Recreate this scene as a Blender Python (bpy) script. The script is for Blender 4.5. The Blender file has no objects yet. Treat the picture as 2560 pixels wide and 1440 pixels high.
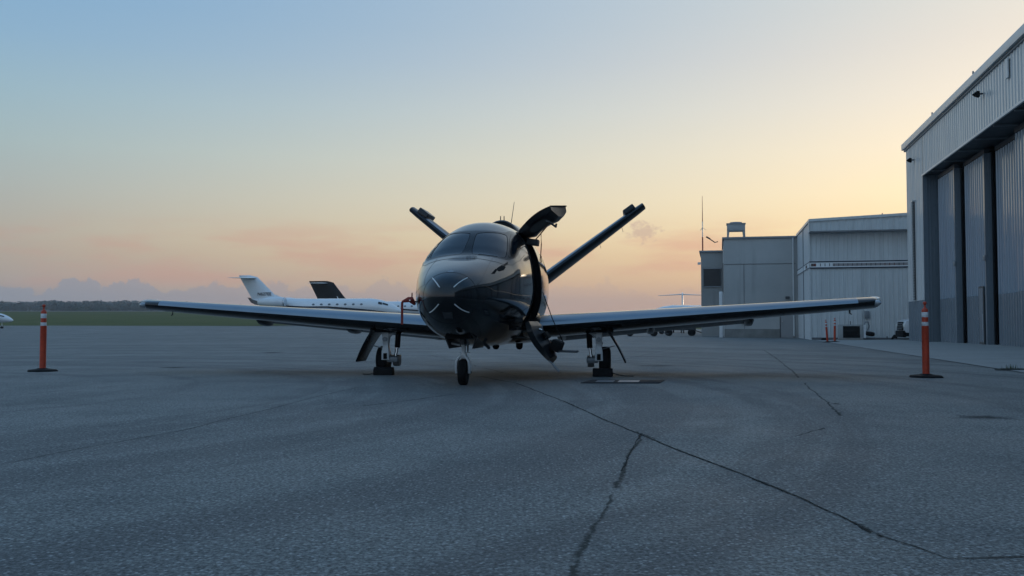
import bpy, bmesh, math, random
import numpy as np
from mathutils import Vector, Matrix, noise
from mathutils.geometry import delaunay_2d_cdt
random.seed(7)
R = math.radians
sc = bpy.context.scene
C = sc.collection

# ------------------------------------------------------------------ camera
CAM_H = .765
cam = bpy.data.cameras.new('camera')
cam.sensor_width = 36; cam.lens = 36 * 2300 / 2560
cam.clip_start = .05; cam.clip_end = 20000
camo = bpy.data.objects.new('camera', cam); C.objects.link(camo)
camo.location = (0, 0, CAM_H)
camo.rotation_euler = (R(90) + math.atan(94 / 2300), 0, 0)
sc.camera = camo
sc.view_settings.view_transform = 'Standard'
sc.view_settings.look = 'None'
sc.view_settings.exposure = 0
sc.view_settings.gamma = 1
sc.view_settings.use_curve_mapping = False
sc.render.resolution_x, sc.render.resolution_y = 1024, 576
sc.cycles.use_denoising = True
sc.cycles.max_bounces = 6
sc.cycles.sample_clamp_indirect = 6

def lin(r, g, b):
    return tuple(((c / 255) / 12.92 if c <= 10 else ((c / 255 + .055) / 1.055) ** 2.4) for c in (r, g, b)) + (1,)

# ------------------------------------------------------------------ sky
SUN_AZ, SUN_EL = R(31), R(2.0)
world = bpy.data.worlds.new('World'); sc.world = world; world.use_nodes = True
class NT:
    """tiny helper around a node tree"""
    def __init__(s, tree): s.t = tree; s.n = tree.nodes; s.l = tree.links
    def new(s, kind, **kw):
        nd = s.n.new(kind)
        for k, v in kw.items(): setattr(nd, k, v)
        return nd
    def put(s, sock, v):
        if hasattr(v, 'links'): s.l.new(v, sock)
        else: sock.default_value = v
    def math(s, op, a, b=None, c=None, clamp=False):
        nd = s.new('ShaderNodeMath', operation=op, use_clamp=clamp)
        for i, v in enumerate((a, b, c)):
            if v is not None: s.put(nd.inputs[i], v)
        return nd.outputs[0]
    def mix(s, f, a, b, mode='MIX'):
        nd = s.new('ShaderNodeMix', data_type='RGBA', blend_type=mode)
        s.put(nd.inputs[0], f); s.put(nd.inputs[6], a); s.put(nd.inputs[7], b)
        return nd.outputs[2]
    def ramp(s, f, stops, interp='LINEAR'):
        nd = s.new('ShaderNodeValToRGB'); cr = nd.color_ramp; cr.interpolation = interp
        while len(cr.elements) < len(stops): cr.elements.new(.5)
        for e, (p, c) in zip(cr.elements, stops):
            e.position = p; e.color = c if len(c) == 4 else tuple(c) + (1,)
        s.put(nd.inputs[0], f)
        return nd.outputs[0]
    def maprange(s, v, a, b, c=0., d=1., smooth=False):
        nd = s.new('ShaderNodeMapRange', interpolation_type='SMOOTHSTEP' if smooth else 'LINEAR')
        s.put(nd.inputs[0], v)
        for i, q in zip((1, 2, 3, 4), (a, b, c, d)): nd.inputs[i].default_value = q
        return nd.outputs[0]
    def noise(s, vec, scale, detail=4, rough=.55, dim='3D'):
        nd = s.new('ShaderNodeTexNoise', noise_dimensions=dim)
        if vec is not None: s.l.new(vec, nd.inputs['Vector'])
        nd.inputs['Scale'].default_value = scale; nd.inputs['Detail'].default_value = detail
        nd.inputs['Roughness'].default_value = rough
        return nd.outputs[0]

w = NT(world.node_tree); w.n.clear()
tc = w.new('ShaderNodeTexCoord')
sep = w.new('ShaderNodeSeparateXYZ'); w.l.new(tc.outputs['Generated'], sep.inputs[0])
dx, dy, dz = sep.outputs
elev = w.math('MULTIPLY', w.math('ARCSINE', w.math('MAXIMUM', dz, 0.)), 180 / math.pi)      # degrees
az = w.math('MULTIPLY', w.math('ARCTAN2', dx, dy), 180 / math.pi)                            # degrees right of north (+Y)
dsun = w.math('ABSOLUTE', w.math('SUBTRACT', az, math.degrees(SUN_AZ)))
dsun = w.math('MINIMUM', dsun, w.math('SUBTRACT', 360., dsun))
toward = w.maprange(dsun, 0, 66, 1, 0)
toward = w.math('POWER', toward, w.maprange(elev, 5, 18, .76, 1.75))
pos = w.math('DIVIDE', elev, 90)
def stops(rows, k=1.): return [(e / 90, tuple(c_ * k for c_ in (c if max(c) < 2 else lin(*c))[:3])) for e, c in rows]
away = w.ramp(pos, stops([(0, (137, 143, 150)), (1.5, (146, 146, 150)), (2.8, (158, 153, 150)), (4.2, (160, 154, 148)), (5.6, (160, 160, 156)), (7.8, (158, 170, 171)),
    (10.2, (156, 179, 184)), (13, (148, 179, 194)), (16, (136, 173, 201)), (19.5, (127, 168, 203)), (45, (108, 156, 204)), (90, (100, 149, 200))]))
near = w.ramp(pos, stops([(0, (.75, .45, .30)), (1.5, (.84, .51, .30)), (2.8, (.93, .60, .31)), (4.2, (1.01, .72, .38)), (5.6, (1.08, .84, .47)), (7.8, (1.11, .92, .59)),
    (10.2, (1.06, .91, .66)), (13, (.96, .86, .70)), (16, (.86, .79, .68)), (19.5, (.77, .76, .68)), (45, (.36, .47, .62)), (90, (.127, .301, .578))], 1 / 1.2))
near = w.mix(1., near, (1.2, 1.2, 1.2, 1), 'MULTIPLY')
anti = w.ramp(pos, stops([(0, (166, 181, 199)), (4, (178, 190, 205)), (12, (174, 197, 218)), (30, (142, 180, 215)), (90, (100, 149, 200))]))
col = w.mix(w.maprange(dsun, 62, 115, 0, 1, True), w.mix(toward, away, near), anti)
# layered dusk cloud: soft streaks, a low bank on the horizon, one loose puff
cv = w.new('ShaderNodeCombineXYZ'); w.put(cv.inputs[0], w.math('MULTIPLY', az, .22)); w.put(cv.inputs[1], w.math('MULTIPLY', elev, 1.15))
streak = w.noise(cv.outputs[0], .55, 4, .5)
sband = w.math('MULTIPLY', w.maprange(elev, 1.6, 3.0, 0, 1, True), w.maprange(elev, 4.6, 7.0, 1, 0, True))
sm = w.math('MULTIPLY', w.maprange(streak, .42, .66, 0, 1, True), sband)
col = w.mix(w.math('MULTIPLY', sm, .7), col, w.mix(toward, lin(182, 148, 138), lin(236, 180, 146)))
bv = w.new('ShaderNodeCombineXYZ'); w.put(bv.inputs[0], w.math('MULTIPLY', az, .62)); w.put(bv.inputs[1], w.math('MULTIPLY', elev, .5)); bv.inputs[2].default_value = 3.7
lump = w.noise(bv.outputs[0], 1.0, 5, .6)
top = w.maprange(lump, .3, .72, 1.5, 3.1)
bank = w.maprange(w.math('SUBTRACT', top, elev), -.07, .14, 0, 1, True)
bank = w.math('MULTIPLY', bank, w.maprange(elev, 0.9, 1.7, .35, 1, True))
bank = w.math('MULTIPLY', bank, w.maprange(toward, .2, .7, .95, .22, True))
col = w.mix(bank, col, w.mix(toward, lin(132, 145, 158), lin(206, 172, 158)))
pa = w.math('DIVIDE', w.math('SUBTRACT', az, 8.1), 1.05); pe = w.math('DIVIDE', w.math('SUBTRACT', elev, 5.75), .62)
rr = w.math('SQRT', w.math('ADD', w.math('MULTIPLY', pa, pa), w.math('MULTIPLY', pe, pe)))
pv = w.new('ShaderNodeCombineXYZ'); w.put(pv.inputs[0], az); w.put(pv.inputs[1], w.math('MULTIPLY', elev, 1.3))
pn = w.noise(pv.outputs[0], 1.5, 5, .62)
puff = w.maprange(w.math('ADD', rr, w.math('MULTIPLY', w.math('SUBTRACT', pn, .5), 3.2)), .35, 1.15, 1, 0, True)
col = w.mix(w.math('MULTIPLY', puff, .6), col, lin(196, 164, 150))
# the physical dusk sky behind it all
sky = w.new('ShaderNodeTexSky', sky_type='NISHITA'); sky.sun_disc = False
sky.sun_elevation = SUN_EL; sky.sun_rotation = SUN_AZ; sky.altitude = 60; sky.dust_density = 1.6; sky.ozone_density = 1.4
bg1 = w.new('ShaderNodeBackground'); w.l.new(col, bg1.inputs[0]); bg1.inputs[1].default_value = 1.03
bg2 = w.new('ShaderNodeBackground'); w.l.new(sky.outputs[0], bg2.inputs[0]); bg2.inputs[1].default_value = .012
addw = w.new('ShaderNodeAddShader'); w.l.new(bg1.outputs[0], addw.inputs[0]); w.l.new(bg2.outputs[0], addw.inputs[1])
wo = w.new('ShaderNodeOutputWorld'); w.l.new(addw.outputs[0], wo.inputs[0])

sun = bpy.data.lights.new('sun', 'SUN'); sun.energy = .35; sun.angle = R(12); sun.color = (1, .8, .58)
suno = bpy.data.objects.new('sun', sun); C.objects.link(suno)
suno.rotation_euler = Vector((-math.sin(SUN_AZ) * math.cos(SUN_EL), -math.cos(SUN_AZ) * math.cos(SUN_EL), -math.sin(SUN_EL))).to_track_quat('-Z', 'Y').to_euler()

# ------------------------------------------------------------------ materials
MATS = {}
def mat(name, color, rough=.5, metal=0., spec=.5, coat=0., var=0., vscale=4., bump=0., bscale=40., emit=None, coat_rough=.05, dirt=0.):
    if name in MATS: return MATS[name]
    m = bpy.data.materials.new(name); m.use_nodes = True; t = NT(m.node_tree)
    b = t.n['Principled BSDF']; col = tuple(color) + (1,) if len(color) == 3 else color
    b.inputs['Roughness'].default_value = rough; b.inputs['Metallic'].default_value = metal
    b.inputs['Specular IOR Level'].default_value = spec; b.inputs['Coat Weight'].default_value = coat
    b.inputs['Coat Roughness'].default_value = coat_rough
    tcn = t.new('ShaderNodeTexCoord')
    if var > 0:
        nz = t.noise(tcn.outputs['Object'], vscale, 5, .6)
        f = t.maprange(nz, .3, .7, 1 - var, 1 + var)
        hsv = t.new('ShaderNodeHueSaturation'); hsv.inputs['Color'].default_value = col; t.put(hsv.inputs['Value'], f)
        t.l.new(hsv.outputs[0], b.inputs['Base Color'])
        t.put(b.inputs['Roughness'], t.maprange(nz, .3, .7, max(.02, rough * (1 - var)), min(1, rough * (1 + var))))
    else: b.inputs['Base Color'].default_value = col
    if bump > 0:
        nb = t.noise(tcn.outputs['Object'], bscale, 3, .6)
        bp = t.new('ShaderNodeBump'); bp.inputs['Strength'].default_value = bump; bp.inputs['Distance'].default_value = .01
        t.l.new(nb, bp.inputs['Height']); t.l.new(bp.outputs[0], b.inputs['Normal'])
    if emit:
        b.inputs['Emission Color'].default_value = tuple(emit[:3]) + (1,); b.inputs['Emission Strength'].default_value = emit[3]
    MATS[name] = m
    return m

def asphalt():
    m = bpy.data.materials.new('weathered_asphalt'); m.use_nodes = True; t = NT(m.node_tree); b = t.n['Principled BSDF']
    tcn = t.new('ShaderNodeTexCoord'); P = tcn.outputs['Object']
    big = t.noise(P, .16, 5, .55); mid = t.noise(P, .9, 5, .6); small = t.noise(P, 11, 4, .65); grain = t.noise(P, 70, 3, .7)
    st = t.new('ShaderNodeMapping'); st.inputs['Scale'].default_value = (.55, .12, 1); st.inputs['Rotation'].default_value = (0, 0, R(62)); t.l.new(P, st.inputs[0])
    sweep = t.noise(st.outputs[0], .9, 5, .6)
    vor = t.new('ShaderNodeTexVoronoi', feature='F1'); vor.inputs['Scale'].default_value = 62; t.l.new(P, vor.inputs['Vector'])
    sepc = t.new('ShaderNodeSeparateColor'); t.l.new(vor.outputs['Color'], sepc.inputs[0])
    arc = t.new('ShaderNodeVectorMath', operation='DISTANCE'); t.l.new(P, arc.inputs[0]); arc.inputs[1].default_value = (-9.5, 10.5, 0)
    av = t.new('ShaderNodeCombineXYZ'); t.put(av.inputs[0], t.math('MULTIPLY', arc.outputs['Value'], 1.15)); t.put(av.inputs[1], t.math('MULTIPLY', big, 2.5))
    rings = t.noise(av.outputs[0], 1.0, 4, .6)
    clod = t.noise(P, 44, 3, .65)
    base = t.mix(t.maprange(big, .35, .65), (.195, .208, .198, 1), (.262, .273, .256, 1))
    base = t.mix(t.maprange(sweep, .42, .66, 0, .45, True), base, (.120, .128, .130, 1))
    base = t.mix(t.maprange(rings, .47, .60, 0, .8, True), base, (.105, .112, .114, 1))
    base = t.mix(t.maprange(mid, .48, .72, 0, .45, True), base, (.115, .122, .124, 1))
    base = t.mix(t.maprange(small, .48, .70, 0, .5), base, (.088, .094, .096, 1))
    base = t.mix(t.maprange(clod, .47, .60, 0, .64), base, (.052, .056, .057, 1))
    base = t.mix(t.maprange(clod, .46, .34, 0, .54), base, (.33, .345, .335, 1))
    base = t.mix(t.maprange(grain, .48, .62, 0, .8), base, (.028, .030, .032, 1))
    stone = t.math('GREATER_THAN', sepc.outputs[0], .80)
    core = t.maprange(vor.outputs['Distance'], .25, .5, 1, 0)
    base = t.mix(t.math('MULTIPLY', t.math('MULTIPLY', stone, core), .6), base, (.46, .47, .46, 1))
    darkst = t.math('LESS_THAN', sepc.outputs[1], .25)
    base = t.mix(t.math('MULTIPLY', t.math('MULTIPLY', darkst, core), .75), base, (.030, .032, .034, 1))
    t.l.new(base, b.inputs['Base Color'])
    t.put(b.inputs['Roughness'], t.maprange(mid, .3, .7, .62, .8)); b.inputs['Specular IOR Level'].default_value = .45
    hgt = t.math('ADD', t.math('MULTIPLY', grain, .6), t.math('ADD', t.math('MULTIPLY', core, .5), t.math('MULTIPLY', small, .7)))
    bp = t.new('ShaderNodeBump'); bp.inputs['Strength'].default_value = .55; bp.inputs['Distance'].default_value = .008
    t.l.new(hgt, bp.inputs['Height']); t.l.new(bp.outputs[0], b.inputs['Normal'])
    return m
def concrete_mat(name, c0, c1, rough=.8):
    m = bpy.data.materials.new(name); m.use_nodes = True; t = NT(m.node_tree); b = t.n['Principled BSDF']
    tcn = t.new('ShaderNodeTexCoord'); P = tcn.outputs['Object']
    a = t.noise(P, .5, 6, .6); g = t.noise(P, 40, 3, .7)
    mp = t.new('ShaderNodeMapping'); mp.inputs['Scale'].default_value = (1.6, 1.6, .12); t.l.new(P, mp.inputs[0])
    drip = t.noise(mp.outputs[0], 1.1, 5, .6)
    base = t.mix(t.maprange(a, .3, .7), c0 + (1,), c1 + (1,))
    base = t.mix(t.maprange(drip, .55, .75, 0, .35), base, tuple(x * .55 for x in c0) + (1,))
    base = t.mix(t.maprange(g, .5, .8, 0, .25), base, tuple(x * .6 for x in c0) + (1,))
    t.l.new(base, b.inputs['Base Color']); b.inputs['Roughness'].default_value = rough
    bp = t.new('ShaderNodeBump'); bp.inputs['Strength'].default_value = .25; bp.inputs['Distance'].default_value = .01
    t.l.new(g, bp.inputs['Height']); t.l.new(bp.outputs[0], b.inputs['Normal'])
    return m
def metal_sheet(name, c, rough=.3, spec=.6):
    """painted steel cladding: slight oil-canning, vertical rain streaks"""
    m = bpy.data.materials.new(name); m.use_nodes = True; t = NT(m.node_tree); b = t.n['Principled BSDF']
    tcn = t.new('ShaderNodeTexCoord'); P = tcn.outputs['Object']
    mp = t.new('ShaderNodeMapping'); mp.inputs['Scale'].default_value = (2.4, 2.4, .16); t.l.new(P, mp.inputs[0])
    drip = t.noise(mp.outputs[0], 1.3, 5, .6); can = t.noise(mp.outputs[0], .8, 3, .5); fine = t.noise(P, 5, 4, .6)
    base = t.mix(t.maprange(drip, .42, .72, 0, .45), tuple(c) + (1,), tuple(x * .72 for x in c) + (1,))
    base = t.mix(t.maprange(fine, .5, .75, 0, .2), base, tuple(x * .8 for x in c) + (1,))
    t.l.new(base, b.inputs['Base Color'])
    t.put(b.inputs['Roughness'], t.maprange(drip, .3, .7, rough * .8, rough * 1.4)); b.inputs['Specular IOR Level'].default_value = spec
    bp = t.new('ShaderNodeBump'); bp.inputs['Strength'].default_value = .5; bp.inputs['Distance'].default_value = .05
    t.l.new(can, bp.inputs['Height']); t.l.new(bp.outputs[0], b.inputs['Normal'])
    return m
def grass_mat():
    m = bpy.data.materials.new('mown_grass'); m.use_nodes = True; t = NT(m.node_tree); b = t.n['Principled BSDF']
    tcn = t.new('ShaderNodeTexCoord'); P = tcn.outputs['Object']
    a = t.noise(P, .06, 6, .65); g = t.noise(P, 1.2, 5, .7)
    base = t.mix(t.maprange(a, .35, .65), (.052, .080, .018, 1), (.078, .098, .030, 1))
    base = t.mix(t.maprange(g, .45, .7, 0, .6), base, (.115, .11, .06, 1))
    t.l.new(base, b.inputs['Base Color']); b.inputs['Roughness'].default_value = .95; b.inputs['Specular IOR Level'].default_value = .1
    return m
ASPH = asphalt()
SLAB = concrete_mat('pale_concrete', (.245, .245, .235), (.30, .295, .28))
WALLC = concrete_mat('grey_block_wall', (.36, .365, .36), (.44, .44, .43))
GRASS = grass_mat()
RUNWAY = concrete_mat('far_pavement', (.30, .28, .27), (.34, .32, .30))
CLAD = metal_sheet('pale_steel_cladding', (.58, .585, .575), .17, .8)
CLADLOW = metal_sheet('dark_steel_wainscot', (.15, .185, .215), .26, .6)
CLADWHITE = metal_sheet('white_steel_cladding', (.60, .62, .62), .55, .4)
DOORS = metal_sheet('steel_door_sheet', (.20, .265, .325), .12, 1.0)
TRIM = mat('pale_metal_trim', (.58, .60, .60), .35, var=.1)
STEEL = mat('steel_grey', (.22, .24, .26), .45, metal=.3, var=.15)
DARKSTEEL = mat('dark_steel', (.05, .055, .06), .5, var=.15)
BLACK = mat('black_void', (.006, .007, .008), .85, spec=.15)
RUBBER = mat('black_rubber', (.008, .008, .009), .75, spec=.18, var=.2, vscale=20)
PAINT = mat('black_aircraft_paint', (.004, .005, .0065), .11, metal=0, spec=.46, coat=.28, coat_rough=.03, var=.08, vscale=2)
PAINT2 = mat('charcoal_aircraft_paint', (.012, .014, .017), .32, spec=.36, coat=.1, coat_rough=.06)
LEADEDGE = mat('brushed_titanium', (.25, .29, .33), .34, metal=.8, var=.06, vscale=3)
GLASS = mat('dark_tinted_glass', (.006, .010, .016), .05, spec=.42)
FRAMEB = mat('black_window_frame', (.005, .006, .008), .22, spec=.22)
GEARW = mat('white_gear_paint', (.62, .64, .65), .35, coat=.3, var=.08, vscale=12)
CHROME = mat('polished_steel', (.6, .62, .64), .18, metal=1)
STRIPW = mat('white_strip', (.72, .73, .72), .5)
RED = mat('red_cover_fabric', (.22, .024, .016), .8, var=.15, vscale=15)
DARKRED = mat('dark_red_strap', (.16, .025, .02), .8)
LINER = mat('dark_cabin_liner', (.012, .013, .015), .8, spec=.2)
SEATM = mat('grey_leather', (.05, .05, .055), .55)
LENS = mat('clear_lens', (.30, .33, .36), .08, spec=.8, coat=1)
LENSW = mat('white_lens', (.8, .8, .76), .2, coat=1)
ORANGE = mat('orange_plastic', (.50, .055, .020), .5, var=.24, vscale=13, bump=.1)
REFL = mat('white_reflective_band', (.62, .63, .64), .45, var=.25, vscale=16)
JETW = mat('white_jet_paint', (.72, .74, .76), .22, coat=.6, var=.04, vscale=.6)
JETD = mat('dark_blue_jet_paint', (.010, .014, .022), .25, coat=.6)
CRACK = mat('crack_filling', (.082, .086, .082), .95, spec=.1, var=.35, vscale=9, bump=.4)
STAIN = mat('oil_stain', (.085, .088, .092), .7, var=.3, vscale=6)
LEAF = mat('hazed_leaves', (.060, .080, .070), .9, spec=.1, var=.35, vscale=.08)  # leaf colour lifted paler to paint in distance haze
TAN = mat('tan_emblem', (.42, .26, .16), .6)

# ------------------------------------------------------------------ mesh helpers
class MB:
    def __init__(s): s.v = []; s.f = []; s.m = []
    def add(s, vs, fs, mi=0):
        o = len(s.v); s.v += [tuple(p) for p in vs]; s.f += [tuple(i + o for i in f) for f in fs]; s.m += [mi] * len(fs); return s
    def box(s, c, d, rot=None, mi=0, taper=1.):
        hx, hy, hz = d[0] / 2, d[1] / 2, d[2] / 2
        vs = [Vector((sx * hx * (taper if sz > 0 else 1), sy * hy * (taper if sz > 0 else 1), sz * hz)) for sz in (-1, 1) for sx, sy in ((-1, -1), (1, -1), (1, 1), (-1, 1))]
        if rot: vs = [rot @ v for v in vs]
        c = Vector(c); return s.add([v + c for v in vs], [(3, 2, 1, 0), (4, 5, 6, 7), (0, 1, 5, 4), (1, 2, 6, 5), (2, 3, 7, 6), (3, 0, 4, 7)], mi)
    def b(s, x0, x1, y0, y1, z0, z1, mi=0): return s.box(((x0 + x1) / 2, (y0 + y1) / 2, (z0 + z1) / 2), (abs(x1 - x0), abs(y1 - y0), abs(z1 - z0)), None, mi)
    def tube(s, pts, r, n=8, caps=True, mi=0):
        pts = [Vector(p) for p in pts]; rs = r if isinstance(r, (list, tuple)) else [r] * len(pts)
        rings = []
        for i, p in enumerate(pts):
            t = (pts[min(i + 1, len(pts) - 1)] - pts[max(i - 1, 0)]).normalized()
            a = t.cross(Vector((0, 0, 1)));
            if a.length < 1e-3: a = t.cross(Vector((1, 0, 0)))
            a.normalize(); bb = t.cross(a)
            rings.append([p + (a * math.cos(k / n * 2 * math.pi) + bb * math.sin(k / n * 2 * math.pi)) * rs[i] for k in range(n)])
        return s.loft(rings, caps, mi)
    def loft(s, rings, caps=True, mi=0, closed=True):
        n = len(rings[0]); vs = [p for r in rings for p in r]; fs = []
        for i in range(len(rings) - 1):
            for k in range(n if closed else n - 1):
                a, b_ = i * n + k, i * n + (k + 1) % n
                fs.append((a, b_, b_ + n, a + n))
        if caps and closed: fs += [tuple(range(n))[::-1], tuple(range((len(rings) - 1) * n, len(rings) * n))]
        return s.add(vs, fs, mi)
    def lathe(s, prof, axis_o=(0, 0, 0), axis=(0, 0, 1), n=20, mi=0):
        o = Vector(axis_o); ax = Vector(axis).normalized(); a = ax.orthogonal().normalized(); b_ = ax.cross(a)
        rings = [[o + ax * z + (a * math.cos(k / n * 2 * math.pi) + b_ * math.sin(k / n * 2 * math.pi)) * r for k in range(n)] for r, z in prof]
        return s.loft(rings, True, mi)
    def prism(s, poly, a, b_, plane='xz', mi=0):
        """polygon (u,v) in a plane, extruded from a to b along the third axis"""
        def P(u, v, t): return {'xz': (u, t, v), 'xy': (u, v, t), 'yz': (t, u, v)}[plane]
        n = len(poly); vs = [P(u, v, a) for u, v in poly] + [P(u, v, b_) for u, v in poly]
        return s.add(vs, [tuple(range(n))[::-1], tuple(range(n, 2 * n))] + [(i, (i + 1) % n, (i + 1) % n + n, i + n) for i in range(n)], mi)
    def build(s, name, mats, parent=None, smooth=False, bevel=0., angle=40):
        me = bpy.data.meshes.new(name); me.from_pydata(s.v, [], s.f)
        mats = mats if isinstance(mats, (list, tuple)) else [mats]
        for m in mats: me.materials.append(m)
        if len(mats) > 1: me.polygons.foreach_set('material_index', s.m)
        bm = bmesh.new(); bm.from_mesh(me); bmesh.ops.recalc_face_normals(bm, faces=bm.faces)
        if bevel > 0: bmesh.ops.bevel(bm, geom=bm.edges[:], offset=bevel, segments=2, affect='EDGES', profile=.6)
        bm.to_mesh(me); bm.free()
        if smooth or bevel > 0:
            me.shade_smooth(); me.set_sharp_from_angle(angle=R(angle))
        o = bpy.data.objects.new(name, me); C.objects.link(o)
        if parent: o.parent = parent
        return o
def thing(name, label, cat, loc=(0, 0, 0), rotz=0., group=None):
    o = bpy.data.objects.new(name, None); C.objects.link(o); o.location = loc; o.rotation_euler = (0, 0, rotz); o.empty_display_size = .3
    o['label'] = label; o['category'] = cat
    if group: o['group'] = group
    return o
def tag(o, label, cat, group=None):
    o['label'] = label; o['category'] = cat
    if group: o['group'] = group
    return o
def kind(o, k): o['kind'] = k; return o
def copy_tree(o, parent=None):
    c = o.copy(); C.objects.link(c); c.parent = parent
    for ch in list(o.children): copy_tree(ch, c)
    return c

# ------------------------------------------------------------------ ground
def sm(a, b, x):
    t = min(max((x - a) / (b - a), 0), 1); return t * t * (3 - 2 * t)
def gz(x, y):
    f = sm(.02, -.22, x / max(y, 30)) if y > 0 else 0
    z = .0075 * max(0, min(y, 138) - 40)
    if y > 138: z += .0235 * (min(y, 420) - 138)
    return z * f
def sheet(name, xs, ys, zf, m, edge=None):
    mb = MB(); nx = len(xs); vs = []; fs = []
    for y in ys:
        for x in xs:
            yy = y if edge is None else y
            vs.append((x, yy, zf(x, yy)))
    for j in range(len(ys) - 1):
        for i in range(nx - 1): fs.append((j * nx + i, j * nx + i + 1, (j + 1) * nx + i + 1, (j + 1) * nx + i))
    mb.add(vs, fs); return mb.build(name, m, smooth=True, angle=180)
xs = sorted(set([-2600, -1500, -900, -600, -450] + list(range(-340, 341, 12)) + [450, 600, 900, 1500, 2600]))
ys = sorted(set([-600, -400, -150, -80] + list(range(-50, 130, 12)) + list(range(130, 470, 10)) + [520, 620, 800, 1100, 1600, 2600]))
kind(sheet('ground', xs, ys, lambda x, y: gz(x, y) - .05, GRASS), 'structure')
# apron: columns in azimuth, far edge where the grass begins
mb = MB(); cols = []
def far_edge(q):           # q = x / y along the far edge
    return 136 + 3 * math.sin(q * 9) if q < -.27 else 136 + (198 - 136) * sm(-.27, -.10, q)
qs = [-2.2, -1.6, -1.1, -.8] + [-.62 + .02 * k for k in range(70)] + [1.0, 1.5, 2.2]
rows = [8, 14, 22, 30, 40, 50, 62, 75, 90, 105, 120, 1e9]
vs = []
for q in qs:
    fe = far_edge(q)
    for r_ in rows:
        y = min(r_, fe) if r_ < 1e8 else fe
        if y > fe - 4 and r_ < 1e8: y = fe - 4 + .3 * rows.index(r_)
        vs.append((q * y, y, gz(q * y, y)))
fs = []; n = len(rows)
for i in range(len(qs) - 1):
    for j in range(n - 1): fs.append((i * n + j, (i + 1) * n + j, (i + 1) * n + j + 1, i * n + j + 1))
mb.add(vs, fs)
o = len(mb.v)
# near part, flat, also behind the camera
mb.v += [(-120, 8, 0), (120, 8, 0), (120, -70, 0), (-120, -70, 0)]
near = [i * n for i in range(len(qs)) if abs(vs[i * n][0]) < 119]
mb.f.append(tuple([o + 3, o + 2, o + 1] + [i for i in reversed(near)] + [o])); mb.m.append(0)
apron = kind(mb.build('apron', ASPH), 'structure')
# runway strip and far ground beyond the grass
mb = MB(); vs = []; fs = []
for i in range(41):
    q = -.75 + i * .016
    for y in (392, 412): vs.append((q * y, y, gz(q * y, y) + .12))
for i in range(40): fs.append((2 * i, 2 * i + 2, 2 * i + 3, 2 * i + 1))
kind(mb.add(vs, fs).build('runway', RUNWAY), 'structure')
mb = MB(); vs = []; fs = []
for i in range(24):
    q = -.262 + i * .006
    for y in (157, 163): vs.append((q * y, y, gz(q * y, y) + .03))
for i in range(23): fs.append((2 * i, 2 * i + 2, 2 * i + 3, 2 * i + 1))
kind(mb.add(vs, fs).build('taxiway', RUNWAY), 'structure')

# hills and the far wood
def hill_top(q):       # q=x/y -> height above eye-level at 1500 m
    return 22 * sm(-.19, -.38, q) + 4 * sm(0, -.25, q) + 2.5 * noise.noise((q * 14, 3, 0)) * sm(-.15, -.4, q)
mb = MB(); vs = []; fs = []; NQ = 90
for i in range(NQ):
    q = -1.1 + i * .016
    for y, k in ((640, 0.), (900, .35), (1200, .72), (1500, 1.), (1900, .8)):
        vs.append((q * y, y, gz(-200, 420) * (1 if q < -.1 else .5) + hill_top(q) * k - 1))
for i in range(NQ - 1):
    for j in range(4): fs.append((i * 5 + j, (i + 1) * 5 + j, (i + 1) * 5 + j + 1, i * 5 + j + 1))
kind(mb.add(vs, fs).build('hill', mat('far_field', (.05, .06, .035), .95, spec=.1, var=.3, vscale=.01), smooth=True, angle=180), 'structure')
def clump(mb, c, rx, rz, n, leaf, rnd):
    """a crown as many small leaf-clump faces scattered on noisy shells"""
    c = Vector(c)
    for _ in range(n):
        d = Vector((rnd.gauss(0, 1), rnd.gauss(0, 1), rnd.gauss(0, .8))).normalized()
        rad = (.55 + .45 * rnd.random()) * (1 + .35 * noise.noise(d * 1.7 + c * .01))
        p = c + Vector((d.x * rx * rad, d.y * rx * rad, d.z * rz * rad))
        a = d.orthogonal().normalized(); b_ = d.cross(a); ang = rnd.random() * 6.28
        a, b_ = a * math.cos(ang) + b_ * math.sin(ang), b_ * math.cos(ang) - a * math.sin(ang)
        tilt = d * (rnd.random() - .5) * leaf; s_ = leaf * (.6 + .8 * rnd.random())
        mb.add([p - a * s_ - b_ * s_ * .6 + tilt, p + a * s_ - b_ * s_ * .6, p + a * s_ * .7 + b_ * s_ * .7 - tilt, p - a * s_ * .7 + b_ * s_ * .7], [(0, 1, 2, 3)])
rnd = random.Random(3); mb = MB()
for i in range(620):
    q = -.70 + .62 * rnd.random(); k = rnd.choice((.25, .5, .75, 1., 1., 1.)); y = {.25: 820, .5: 1010, .75: 1230, 1.: 1500}[k] + rnd.random() * 60
    z0 = gz(-200, 420) * (1 if q < -.1 else .5) + hill_top(q) * {.25: .27, .5: .5, .75: .75, 1.: 1}[k]
    s_ = rnd.uniform(4.5, 8) * (1 if q < -.2 else .7)
    clump(mb, (q * y, y, z0 + s_ * .35), s_ * rnd.uniform(1.0, 1.7), s_ * .75, 120, s_ * .20, rnd)
kind(mb.build('far_wood', LEAF), 'stuff')['label'] = 'hazy dark treeline on the low hill beyond the airfield'
def bush_tree(px_q, y, r_, label):
    t = thing('broadleaf_tree', label, 'tree', (px_q * y, y, gz(-200, 420)), group='round trees beyond the runway')
    MB().tube([(0, 0, -1), (.1, 0, r_ * .5), (0, .1, r_ * .9)], [.5, .4, .25]).build('trunk', mat('bark', (.05, .045, .04), .9), t)
    m_ = MB(); rn = random.Random(int(y * 10)); clump(m_, (0, 0, r_ * .62), r_ * 1.5, r_ * .62, 900, r_ * .10, rn); m_.build('crown', LEAF, t)
bush_tree(-.4695, 640, 6.2, 'left one of two round dark trees beyond the grass')
bush_tree(-.448, 655, 6.0, 'right one of two round dark trees beyond the grass')

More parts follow.
